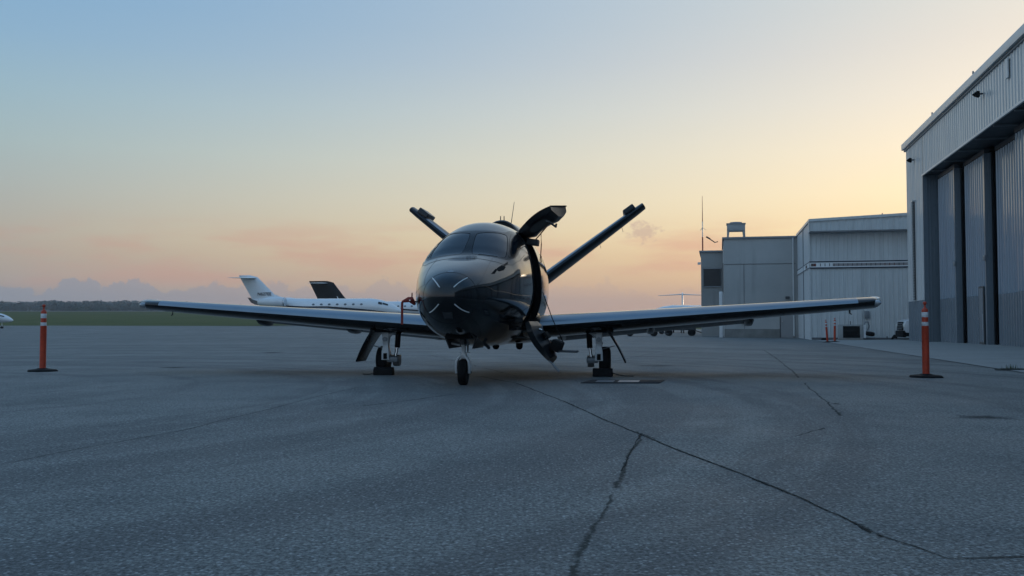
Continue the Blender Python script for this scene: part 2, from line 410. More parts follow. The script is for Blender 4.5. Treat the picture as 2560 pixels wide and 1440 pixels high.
# ------------------------------------------------------------------ cracks, joints and stains on the apron
def gpt(px, py):       # photo point on the flat apron -> metres
    v = (720 - py) / 2300; p_ = math.atan(94 / 2300)
    cy, sy_ = math.cos(p_), math.sin(p_)
    d = Vector(((px - 1280) / 2300, cy - v * sy_, sy_ + v * cy)); k = -CAM_H / d.z
    return Vector((d.x * k, d.y * k, 0))
def feather_mat(name, col, amax, nscale, lo, hi):
    m = bpy.data.materials.new(name); m.use_nodes = True; t = NT(m.node_tree); b = t.n['Principled BSDF']; out = t.n['Material Output']
    tcn = t.new('ShaderNodeTexCoord'); at = t.new('ShaderNodeAttribute'); at.attribute_name = 'edge'
    nz = t.noise(tcn.outputs['Object'], nscale, 4, .7); big = t.noise(tcn.outputs['Object'], nscale * .12, 3, .6)
    f = t.math('ADD', at.outputs['Fac'], t.math('ADD', t.math('MULTIPLY', t.math('SUBTRACT', nz, .5), 1.5), t.math('MULTIPLY', t.math('SUBTRACT', big, .5), 1.2)))
    a = t.maprange(f, lo, hi, 0, amax, True); a = t.math('MULTIPLY', a, t.maprange(at.outputs['Fac'], 0, .15, 0, 1))
    b.inputs['Base Color'].default_value = col + (1,); b.inputs['Roughness'].default_value = .9; b.inputs['Specular IOR Level'].default_value = .15
    tr = t.new('ShaderNodeBsdfTransparent'); mx = t.new('ShaderNodeMixShader')
    t.put(mx.inputs[0], a); t.l.new(tr.outputs[0], mx.inputs[1]); t.l.new(b.outputs[0], mx.inputs[2]); t.l.new(mx.outputs[0], out.inputs['Surface'])
    return m
SMEAR = feather_mat('dirt_smear', (.060, .062, .055), .62, 34, .35, .95)
LINE = feather_mat('crack_line', (.022, .024, .024), .92, 30, .18, .5)
SPOT = feather_mat('oil_spot', (.045, .048, .050), .60, 7, .25, .9)
def ribbon(L, wfun, z, m, name, seed):
    vs = []; fs = []; ed = []
    for i, p in enumerate(L):
        t = (L[min(i + 1, len(L) - 1)] - L[max(i - 1, 0)]).normalized(); nrm = Vector((-t.y, t.x, 0)); w0, w1 = wfun(i, p)
        vs += [(p.x + nrm.x * w0, p.y + nrm.y * w0, z), (p.x, p.y, z), (p.x - nrm.x * w1, p.y - nrm.y * w1, z)]; e = 0. if i in (0, len(L) - 1) else 1.; ed += [0., e, 0.]
    for i in range(len(L) - 1):
        for k in (0, 1): fs.append((3 * i + k, 3 * i + k + 1, 3 * i + 4 + k, 3 * i + 3 + k))
    o = MB().add(vs, fs).build(name, m, apron); a = o.data.attributes.new('edge', 'FLOAT', 'POINT'); a.data.foreach_set('value', ed)
    return o
def crack(pts, wid, seed, smear=3.5, line=True, dens=26, **kw):
    P = [gpt(*p) for p in pts]; L = []
    for a, b_ in zip(P[:-1], P[1:]):
        k = max(3, int((b_ - a).length * dens))
        for i in range(k): L.append(a.lerp(b_, i / k))
    L.append(P[-1]); M_ = []
    for i, p in enumerate(L):
        t = (L[min(i + 1, len(L) - 1)] - L[max(i - 1, 0)]).normalized(); nrm = Vector((-t.y, t.x, 0))
        M_.append(p + nrm * wid * (1.6 * noise.noise(Vector((p.x * 2.2, p.y * 2.2, seed))) + 1.1 * noise.noise(Vector((p.x * 11, p.y * 11, seed + 5)))))
    nn = lambda p, o_, f: abs(noise.noise(Vector((p.x * f, p.y * f, seed + o_))))
    if smear: ribbon(M_, lambda i, p: (wid * smear * (.6 + 1.6 * nn(p, 2, .9)), wid * smear * (.4 + 1.6 * nn(p, 7, 1.1))), .002, SMEAR, 'crack_dirt', seed)
    if line: ribbon(M_, lambda i, p: (wid * (.8 + 1.2 * nn(p, 9, 1.5)), wid * (.8 + 1.2 * nn(p, 4, 1.7))), .004, LINE, 'crack', seed)
crack([(1200, 941), (1290, 958), (1420, 1008), (1500, 1045), (1590, 1082), (1720, 1136), (1850, 1185), (2000, 1245), (2100, 1290), (2180, 1335)], .0060, 1, jag=1.5, dens=40)
crack([(2180, 1335), (2290, 1368), (2370, 1398), (2470, 1396), (2560, 1393), (2700, 1392)], .004, 2)
crack([(1606, 1084), (1588, 1112), (1572, 1148), (1556, 1185), (1538, 1222)], .012, 3, smear=2.2, line=False, dens=60)
crack([(1600, 1088), (1584, 1120), (1568, 1150), (1556, 1180)], .005, 33, smear=0, dens=60)
crack([(1530, 1236), (1500, 1300), (1462, 1370), (1425, 1440), (1395, 1505)], .012, 43, smear=2.4, line=False, dens=60)
crack([(-60, 1175), (200, 1122), (330, 1100), (470, 1074), (560, 1050), (680, 1022), (800, 990), (900, 968)], .0036, 4, smear=2.5)
crack([(-40, 996), (80, 984), (260, 968), (420, 950)], .008, 5, smear=2, line=False)
crack([(1910, 876), (1950, 902), (2000, 945)], .022, 6, smear=1.6, line=False)
crack([(2010, 958), (2040, 985), (2075, 1012), (2100, 1040)], .016, 7, smear=1.8, line=False, dens=40)
crack([(1990, 1092), (2030, 1080), (2062, 1070)], .014, 8, smear=1.8, line=False, dens=40)
crack([(1075, 888), (1150, 905), (1290, 940)], .02, 9, smear=1.2, line=False)
crack([(1530, 905), (1600, 890), (1700, 868)], .02, 10, smear=1.4, line=False)
crack([(640, 930), (900, 905), (1120, 888)], .02, 12, smear=1.2, line=False)
crack([(1140, 985), (1000, 1005), (900, 1016)], .006, 13)
for i_, (a_, b__) in enumerate((((2130, 1304), (2215, 1345)), ((1588, 1078), (1640, 1100)), ((1690, 1122), (1790, 1162)), ((1880, 1196), (1980, 1236)))):
    crack([a_, ((a_[0] + b__[0]) / 2, (a_[1] + b__[1]) / 2), b__], .012, 20 + i_, smear=2.4, line=False, dens=60)
def stain(px, py, rx, ry, seed):
    c = gpt(px, py); n = 40; vs = [(c.x, c.y, .0025)]; fs = []; ed = [1.]
    for k in range(n):
        a = k / n * 2 * math.pi; r_ = 1 + .3 * noise.noise(Vector((math.cos(a) * 1.5, math.sin(a) * 1.5, seed)))
        vs.append((c.x + rx * r_ * math.cos(a) * 1.25, c.y + ry * r_ * math.sin(a) * 1.25, .0025)); ed.append(0.)
    for k in range(n): fs.append((0, 1 + k, 1 + (k + 1) % n))
    o = MB().add(vs, fs).build('stain', SPOT, apron); at = o.data.attributes.new('edge', 'FLOAT', 'POINT'); at.data.foreach_set('value', ed)
stain(2462, 1043, .32, .24, 1); stain(680, 882, .45, .55, 2); stain(430, 919, .36, .28, 3); stain(2090, 1010, .05, .12, 5)
stain(1640, 915, .5, .2, 6);

# ------------------------------------------------------------------ small jet with the open door
NX, NY, YAW = -.775, 10.8, R(7.5)
jet = thing('light_jet', 'glossy black light jet with V-tail and open cabin door facing the camera', 'jet', (NX, NY, 0), -YAW)
ST = np.array([(0, 0, 1.11, 1.11, 1.11), (.04, .148, 1.245, .98, 1.11), (.12, .243, 1.33, .88, 1.11), (.25, .33, 1.405, .79, 1.115), (.5, .452, 1.495, .69, 1.13),
    (.8, .55, 1.575, .62, 1.15), (1.1, .625, 1.645, .57, 1.18), (1.34, .672, 1.717, .545, 1.195), (1.6, .715, 1.875, .52, 1.21), (1.9, .755, 2.045, .495, 1.235), (2.2, .785, 2.165, .48, 1.255),
    (2.5, .806, 2.25, .465, 1.28), (2.8, .82, 2.292, .46, 1.30), (3.2, .83, 2.32, .45, 1.32), (3.6, .833, 2.33, .45, 1.33), (4.2, .82, 2.33, .46, 1.35), (5.0, .75, 2.27, .50, 1.38),
    (6.0, .60, 2.16, .64, 1.42), (7.0, .40, 2.02, .86, 1.46), (8.0, .20, 1.86, 1.18, 1.53), (8.6, .06, 1.72, 1.50, 1.6)], float)
def pchip(x, y):
    h = np.diff(x); d = np.diff(y) / h; m = np.zeros_like(y)
    for i in range(1, len(x) - 1):
        if d[i - 1] * d[i] > 0:
            w1 = 2 * h[i] + h[i - 1]; w2 = h[i] + 2 * h[i - 1]; m[i] = (w1 + w2) / (w1 / d[i - 1] + w2 / d[i])
    m[0] = d[0]; m[-1] = d[-1]
    def f(q):
        q = min(max(q, x[0]), x[-1]); i = min(int(np.searchsorted(x, q, side='right')) - 1, len(x) - 2); t = (q - x[i]) / h[i]
        return float((1 + 2 * t) * (1 - t) ** 2 * y[i] + t * (1 - t) ** 2 * h[i] * m[i] + t * t * (3 - 2 * t) * y[i + 1] + t * t * (t - 1) * h[i] * m[i + 1])
    return f
PEX = pchip(np.array([0, .5, 1.0, 1.4, 1.8, 2.2, 3.0, 9.]), np.array([2.1, 2.2, 2.65, 3.0, 2.5, 2.2, 2.12, 2.12]))
FN = [pchip(np.sqrt(ST[:, 0]), ST[:, k]) for k in range(1, 5)]
def S0(y, th):
    hw, zt, zb, zc = [f(math.sqrt(max(y, 0))) for f in FN]
    s, c = math.sin(th), math.cos(th); p = 2 / (2.12 if c < 0 else 2.12 + (PEX(y) - 2.12) * min(1, abs(c) * 6))
    return Vector((hw * math.copysign(abs(s) ** p, s), y, zc + ((zt - zc) if c >= 0 else (zc - zb)) * math.copysign(abs(c) ** p, c)))
def SN(y, th):
    e = .02; y1, y0 = min(8.6, y + e), max(.0005, y - e)
    a = S0(y1, th) - S0(y0, th); b_ = S0(max(y, .002), th + .02) - S0(max(y, .002), th - .02)
    n = b_.cross(a)
    if n.length < 1e-9: return Vector((0, -1, 0))
    n.normalize(); p = S0(y, th); 
    zc = FN[3](math.sqrt(max(y, 0)))
    if n.dot(Vector((p.x, -.3, p.z - zc))) < 0: n = -n
    return n
def S(y, th, off=0.): return S0(y, th) + (SN(y, th) * off if off else Vector())
# openings and panes as outlines in (station, angle)
def smooth_poly(pts, it=2):
    for _ in range(it):
        q = []
        for i in range(len(pts)):
            a, b_ = pts[i], pts[(i + 1) % len(pts)]
            q += [(a[0] * .78 + b_[0] * .22, a[1] * .78 + b_[1] * .22), (a[0] * .22 + b_[0] * .78, a[1] * .22 + b_[1] * .78)]
        pts = q
    return pts
def mir(p): return [(a, -b_) for a, b_ in p][::-1]
WS = [(1.35, .018), (1.31, .10), (1.295, .28), (1.33, .5), (1.395, .665), (1.43, .685), (1.5, .68), (1.75, .635), (2.06, .565), (2.12, .54), (2.12, .50), (1.98, .27), (1.91, .08), (1.885, .026)]
GHP = [(1.255, 0), (1.25, .14), (1.235, .30), (1.27, .52), (1.34, .72), (1.43, .83), (1.56, .93), (1.75, .955), (2.1, .90), (2.55, .77), (2.70, .66), (2.69, .56), (2.45, .515), (2.2, .485), (2.05, .26), (1.985, 0)]
GHP = GHP + [(a, -b) for a, b in GHP[-2:0:-1]]
SIDE = [(1.46, .76), (1.6, .72), (1.95, .635), (2.3, .59), (2.58, .575), (2.63, .66), (2.56, .73), (2.2, .85), (1.74, .92), (1.54, .87)]
SIDEG = [(1.62, .80), (1.8, .735), (2.1, .67), (2.4, .65), (2.44, .70), (2.2, .78), (1.9, .85), (1.7, .87)]
DOOR = [(2.72, .60), (2.72, .79), (2.43, 1.08), (2.28, 1.33), (2.26, 1.55), (2.18, 1.8), (2.13, 2.02), (2.2, 2.24), (2.6, 2.30), (3.0, 2.26), (3.02, 2.05),
        (3.0, 1.82), (2.97, 1.55), (3.02, 1.34), (3.15, 1.08), (3.4, .80), (3.45, .64), (3.2, .57)]
WIN = [(3.75, 1.0), (4.15, .98), (4.2, 1.2), (4.1, 1.36), (3.8, 1.38), (3.7, 1.2)]
POLYS = dict(gh=smooth_poly(GHP, 1), ws_p=smooth_poly(WS, 1), ws_s=smooth_poly(mir(WS), 1), side_p=smooth_poly(SIDE, 1), side_s=smooth_poly(mir(SIDE), 1),
             sg_p=smooth_poly(SIDEG, 1), sg_s=smooth_poly(mir(SIDEG), 1), door=smooth_poly(DOOR, 1), win_p=smooth_poly(WIN, 1), win_s=smooth_poly(mir(WIN), 1))
def inside(p, poly):
    c = False; x, y = p; n = len(poly)
    for i in range(n):
        x1, y1 = poly[i]; x2, y2 = poly[(i + 1) % n]
        if (y1 > y) != (y2 > y) and x < (x2 - x1) * (y - y1) / (y2 - y1) + x1: c = not c
    return c
K = 1.9
pts = []; edges = []
NU, NTH = 74, 88
for i in range(NU):
    u = .03 + (math.sqrt(8.6) - .03) * i / (NU - 1)
    for k in range(NTH + 1): pts.append(Vector((u * K, -math.pi + 2 * math.pi * k / NTH)))
for nm, po in POLYS.items():
    o = len(pts); n = len(po)
    sub = []
    for i in range(n):
        a, b_ = po[i], po[(i + 1) % n]
        for q in (0, .5): sub.append((a[0] + (b_[0] - a[0]) * q, a[1] + (b_[1] - a[1]) * q))
    POLYS[nm] = sub
    for a in sub: pts.append(Vector((math.sqrt(a[0]) * K, a[1])))
    edges += [(o + i, o + (i + 1) % len(sub)) for i in range(len(sub))]
PUV = {nm: [(math.sqrt(a) * K, b_) for a, b_ in po] for nm, po in POLYS.items()}
V2, E2, F2 = delaunay_2d_cdt(pts, edges, [], 0, 1e-6)[:3]
YT = [((v.x / K) ** 2, v.y) for v in V2]
P3 = [S0(*a) for a in YT]; N3 = [SN(*a) for a in YT]
groups = {k: [] for k in ('skin', 'gh', 'door', 'ws_p', 'ws_s', 'frame_p', 'frame_s', 'sg_p', 'sg_s', 'win_p', 'win_s')}
for f in F2:
    c = sum((V2[i] for i in f), Vector((0, 0))) / len(f); g = 'skin'
    for nm in ('sg_p', 'sg_s', 'ws_p', 'ws_s', 'win_p', 'win_s', 'door', 'side_p', 'side_s', 'gh'):
        if inside(c, PUV[nm]): g = nm; break
    g = {'side_p': 'frame_p', 'side_s': 'frame_s'}.get(g, g)
    groups[g].append(f)
def skin_obj(name, fs, m, parent, off=0., flip=False):
    used = sorted({i for f in fs for i in f}); ix = {v: k for k, v in enumerate(used)}
    vs = [P3[i] + N3[i] * off for i in used]; ff = []
    for f in fs:
        a, b_, c = P3[f[0]], P3[f[1]], P3[f[2]]
        q = [ix[i] for i in f]
        if ((b_ - a).cross(c - a)).dot(N3[f[0]]) < 0: q.reverse()
        if flip: q.reverse()
        ff.append(q)
    me = bpy.data.meshes.new(name); me.from_pydata(vs, [], ff); me.materials.append(m); me.shade_smooth()
    me.normals_split_custom_set_from_vertices([(-N3[i] if flip else N3[i]) for i in used])
    o = bpy.data.objects.new(name, me); C.objects.link(o); o.parent = parent
    return o
fus = skin_obj('fuselage', groups['skin'], PAINT, jet)
skin_obj('window_surround', groups['gh'], FRAMEB, jet)
fus['label'] = 'glossy black egg-shaped cabin and nose'
# nose tip cap closing the first ring
mb = MB(); ring = [S0(.03 ** 2, -math.pi + 2 * math.pi * k / 40) for k in range(40)]
mb.lathe([(.045, .02), (.048, .0), (.040, -.012), (.006, -.016)], (0, .012, 1.11), (0, 1, 0), 24).build('nose_camera', mat('sensor_black', (.004, .004, .005), .15, spec=.6), jet, True)
liner = skin_obj('cabin_liner', [f for f in groups['skin'] + groups['gh'] + groups['frame_p'] + groups['frame_s'] + groups['ws_p'] + groups['ws_s'] + groups['win_p'] + groups['win_s'] + groups['sg_p'] + groups['sg_s'] if all(.8 < YT[i][0] < 5.5 for i in f)], LINER, jet, -.075, True)
for nm, lab in (('ws_p', 'windshield'), ('ws_s', 'windshield')): skin_obj(lab, groups[nm], GLASS, jet, -.003)
for sd in ('p', 's'):
    fr = skin_obj('side_window', groups['frame_' + sd], FRAMEB, jet, .004)
    skin_obj('pane', groups['sg_' + sd], GLASS, fr, .002)
    skin_obj('cabin_window', groups['win_' + sd], GLASS, jet, -.002)
# door jamb: the cut edge of the shell
def ring_strip(poly, o0, o1, m, name, parent):
    n = len(poly); vs = [S(a, b_, o0) for a, b_ in poly] + [S(a, b_, o1) for a, b_ in poly]
    return MB().add(vs, [(i, (i + 1) % n, (i + 1) % n + n, i + n) for i in range(n)]).build(name, m, parent, True, angle=60)
ring_strip(POLYS['door'], .003, -.08, BLACK, 'door_jamb', jet)
def surf_line(name, pts, r_, m, off=0., parent=None, closed=False, n=6, sub=6):
    L = []
    for a, b_ in zip(pts[:-1], pts[1:]):
        for k in range(sub): L.append((a[0] + (b_[0] - a[0]) * k / sub, a[1] + (b_[1] - a[1]) * k / sub))
    L.append(pts[-1])
    return MB().tube([S(a, b_, off) for a, b_ in L], r_, n).build(name, m, parent or jet, True)
surf_line('door_seal', POLYS['door'] + POLYS['door'][:1], .016, RUBBER, -.004, sub=2)
for sd in (1, -1):
    surf_line('windshield_seal', [(a, b_ * sd) for a, b_ in POLYS['ws_p']] + [(POLYS['ws_p'][0][0], POLYS['ws_p'][0][1] * sd)], .0045, RUBBER, -.003, sub=2)
    surf_line('panel_seam', [(.29, 1.13 * sd), (.55, .84 * sd), (.8, .66 * sd), (1.0, .54 * sd), (1.2, .46 * sd)], .0035, FRAMEB, -.001)
    surf_line('panel_seam', [(.29, 1.13 * sd), (.6, 1.45 * sd), (1.2, 1.6 * sd), (2.2, 1.66 * sd)], .003, FRAMEB, -.001)
    surf_line('panel_seam', [(2.15, 1.02 * sd), (1.75, 1.06 * sd), (1.40, 1.0 * sd), (1.18, .80 * sd), (1.08, .5 * sd), (1.05, .2 * sd), (1.06, 0)], .004, FRAMEB, -.001)
    # white diverter strips on the nose cone
    for a, b_ in (((.235, .70), (.035, .62)), ((.20, 2.25), (.035, 2.42))):
        L = [(a[0] + (b_[0] - a[0]) * k / 8, (a[1] + (b_[1] - a[1]) * k / 8) * sd) for k in range(9)]
        MB().tube([S(y, t, .002) for y, t in L], .0065, 6).build('diverter_strip', STRIPW, jet, True)
surf_line('nose_cone_seam', [(.25, -math.pi + k / 24 * 2 * math.pi) for k in range(25)], .0035, FRAMEB, -.001)
surf_line('wiper_line', [(1.315, .12), (1.31, .3), (1.345, .50)], .005, STEEL, .004)
def patch(name, poly, m, off, parent=jet):
    """a thin plate that follows the skin"""
    sub = []
    n = len(poly); c = (sum(p[0] for p in poly) / n, sum(p[1] for p in poly) / n)
    rings = []
    for k in (1, .97, .66, .33, .02):
        rings.append([S(c[0] + (a - c[0]) * k, c[1] + (b_ - c[1]) * k, off if k < 1 else -.002) for a, b_ in poly])
    return MB().loft(rings, False).build(name, m, parent, True)
patch('inlet_duct', [(.69, .92), (.90, .82), (.93, .87), (.78, .96)], BLACK, .003)
patch('inlet_duct', [(.94, .82), (1.14, .80), (1.18, .92), (1.06, .98), (.92, .95), (.90, .90)], BLACK, .003)
patch('nose_badge', [(.262, -.10), (.255, 0), (.262, .10), (.30, .08), (.325, 0), (.30, -.08)], STEEL, .0015)
patch('landing_light', [(.085, 2.88), (.085, 3.40), (.16, 3.32), (.16, 2.96)], mat('dim_lens', (.05, .055, .06), .12), .004)
# interior: floor, seats, panel
bk = [S(4.6, k / 40 * 2 * math.pi, -.03) for k in range(40)]
MB().add(bk, [tuple(range(40))]).build('rear_bulkhead', LINER, jet)
MB().b(-.62, .62, 1.7, 5.0, .70, .74).build('cabin_floor', LINER, jet)
MB().b(-.55, .55, 1.5, 1.7, 1.15, 1.5).build('instrument_panel', LINER, jet, bevel=.03)
for sx in (-.33, .33):
    for sy in (2.75, 3.7):
        st = MB().b(sx - .22, sx + .22, sy - .25, sy + .25, .74, 1.08).build('seat', SEATM, jet, bevel=.05)
        MB().box((sx, sy + .3, 1.42), (.42, .13, .75), Matrix.Rotation(R(-10), 3, 'X')).build('backrest', SEATM, st, bevel=.04)
# clamshell door halves, swung on their hinges
def door_half(name, th0, th1, hinge, ang, thick, labels, slant=0.):
    nT, nY = 18, 12; outer = []; inner = []
    def edge(th):    # forward and aft station of the opening at this angle
        F_ = [(.54, 2.75), (.79, 2.72), (1.08, 2.43), (1.33, 2.28), (1.55, 2.26), (1.8, 2.18), (2.02, 2.13), (2.3, 2.2)]
        A_ = [(.54, 3.42), (.8, 3.38), (1.08, 3.15), (1.34, 3.02), (1.55, 2.97), (1.82, 3.0), (2.3, 3.0)]
        f = lambda T: float(np.interp(th, [a for a, _ in T], [b_ for _, b_ in T]))
        return f(F_) + .015, f(A_) - .015
    def depth(i, k):                     # shell thickness: bevelled towards the forward edge and the hinge
        u = k / nY; v = i / nT
        return thick * min(1, .38 + 1.5 * u, .55 + 2. * (1 - u)) * min(1, .6 + 2. * v) * min(1, .75 + 2. * (1 - v))
    hp = S0((edge(hinge)[0] + edge(hinge)[1]) / 2, hinge); hp = Vector((hp.x, 0, hp.z))
    Rm = Matrix.Rotation(ang, 3, 'Y')
    def X(p): return Rm @ (p - hp) + hp
    for i in range(nT + 1):
        ro, ri = [], []
        for k in range(nY + 1):
            th = th0 + (th1 + slant * k / nY - th0) * i / nT; a, b_ = edge(th); y = a + (b_ - a) * k / nY
            ro.append(S(y, th)); ri.append(S(y, th, -depth(i, k)))
        outer.append(ro); inner.append(ri)
    vs = [X(p) for r_ in outer for p in r_] + [X(p) for r_ in inner for p in r_]; n = nY + 1; o = (nT + 1) * n; fs = []; ms = []
    for i in range(nT):
        for k in range(nY):
            a = i * n + k; fs.append((a, a + 1, a + 1 + n, a + n)); ms.append(0)
            fs.append((o + a, o + a + n, o + a + 1 + n, o + a + 1)); ms.append(1)
    for i in range(nT):
        for k in (0, nY): a = i * n + k; fs.append((a, a + n, o + a + n, o + a)); ms.append(1)
    for k in range(nY):
        for i in (0, nT): a = i * n + k; fs.append((a, a + 1, o + a + 1, o + a)); ms.append(1)
    mb = MB(); mb.v = [tuple(v) for v in vs]; mb.f = fs; mb.m = ms
    d = mb.build(name, [PAINT, PAINT2], jet, True, angle=35); d['label'] = labels
    def on(u, v, off=0.):            # point on the inner face: u along the fuselage, v from th0 to th1
        th = th0 + (th1 + slant * u - th0) * v; a, b_ = edge(th)
        return X(S(a + (b_ - a) * u, th, -depth(v * nT, u * nY) - off))
    return d, X, edge, on
up, XU, edg, on_up = door_half('upper_door', .61, 1.25, .60, -R(94), .22, 'upper door half swung up with window', .23)
lo, XL, _, on_lower = door_half('lower_door', 1.46, 2.22, 2.2, R(136), .20, 'lower door half hanging down with steps')
# window in the upper half (seen from inside), latch housing and hinge arm
wp = smooth_poly([(.06, .25), (.05, .45), (.10, .72), (.24, .80), (.34, .66), (.36, .44), (.28, .27), (.16, .20)], 1)
rings = [[on_up(.2 + (u - .2) * q, .5 + (v - .5) * q, .006) for u, v in wp] for q in (1, .7, .4, .05)]
MB().loft(rings, False).build('door_window', mat('door_glass', (.16, .17, .17), .25, spec=.5), up, True)
MB().tube([on_up(.10, .74, .05), on_up(.12, .80, .075), on_up(.5, .84, .07), on_up(.55, .86, .03)], .016, 8).build('door_handle', DARKSTEEL, up, True)
MB().tube([XU(S(edg(1.25)[0] + .02, 1.255, -.005)), XU(S(edg(1.48)[1] - .02, 1.485, -.005))], .012, 6).build('edge_seal', RUBBER, up, True)
hp1 = S0(3.30, .66)
MB().box(hp1 + Vector((.16, -.1, -.10)), (.17, .22, .09), Matrix.Rotation(R(8), 3, 'Y')).build('hinge_arm', DARKSTEEL, up, bevel=.012)
a_ = on_up(.45, .62, .01); b__ = hp1 + Vector((.20, -.12, -.06))
MB().tube([a_, a_.lerp(b__, .5), b__], .009, 6).build('gas_strut', DARKRED, up, True)
m_ = a_.lerp(b__, .5)
MB().tube([m_, m_ + Vector((.005, 0, -.16)), m_ + Vector((-.005, 0, -.33)), m_ + Vector((-.014, 0, -.40)), m_ + Vector((-.008, 0, -.44)), m_ + Vector((.008, 0, -.43)), m_ + Vector((.004, 0, -.34))], .008, 6).build('pull_strap', DARKRED, up, True)
# steps, handrail cable and stay of the lower half
def on_lo(th, k, off): return on_lower(k, (th - 1.46) / .76, -off - .085)
p = on_lo(1.56, .5, -.13); MB().box(p + Vector((.02, 0, .01)), (.16, .46, .16), Matrix.Rotation(R(20), 3, 'Y')).build('step_housing', RUBBER, lo, bevel=.03)
MB().box(p + Vector((.19, -.02, -.07)), (.26, .44, .022), Matrix.Rotation(R(2), 3, 'Y')).build('step', DARKSTEEL, lo, bevel=.006)
q_ = on_lo(1.47, .1, -.03); MB().tube([q_, q_ + Vector((.06, -.02, -.055)), q_ + Vector((.15, -.03, -.16))], [.008, .014, .017], 8).build('door_stay', STEEL, lo, True)
q_ = on_lo(1.85, .5, -.10); MB().box(q_, (.05, .42, .10), Matrix.Rotation(R(-30), 3, 'Y')).build('step_riser', RUBBER, lo, bevel=.01)
MB().tube([S(3.02, 1.62, .02), S(3.0, 1.62, .02).lerp(p, .5) + Vector((.05, 0, 0)), p + Vector((.10, .1, .06))], .007, 6).build('hand_cable', RUBBER, jet, True)
MB().tube([S(2.45, 2.24, .02), S(2.45, 2.20, .02) + Vector((.07, -.05, -.02)), S(2.45, 2.2, .02) + Vector((.22, -.03, -.07))], [.012, .009, .011], 8).build('hinge_stay', CHROME, jet, True)
# wings
def naca(t, n=22):
    up_, dn = [], []
    for i in range(n + 1):
        x = (1 - math.cos(math.pi * i / n)) / 2
        y = 5 * t * (.2969 * math.sqrt(x) - .126 * x - .3516 * x * x + .2843 * x ** 3 - .1015 * x ** 4)
        c = .02 * x * (1 - x)
        up_.append((x, y + c)); dn.append((x, -y + c))
    return up_, dn
def wing_section(x, sd):
    f = (x - .6) / (5.68 - .6); ch = 1.95 + (1.02 - 1.95) * f; le = 2.98 + .46 * f; z = .728 + .372 * f
    return ch, le, z, .184 + (.170 - .184) * f
def wing_pt(x, sd, cx, cz, off=0.):
    ch, le, z, t = wing_section(x, sd); inc = R(2.0)
    X_ = cx * ch; Z_ = cz * ch
    return Vector((sd * x, le + X_ * math.cos(inc) + Z_ * math.sin(inc), z + Z_ * math.cos(inc) - (X_ - .3 * ch) * math.sin(inc)))
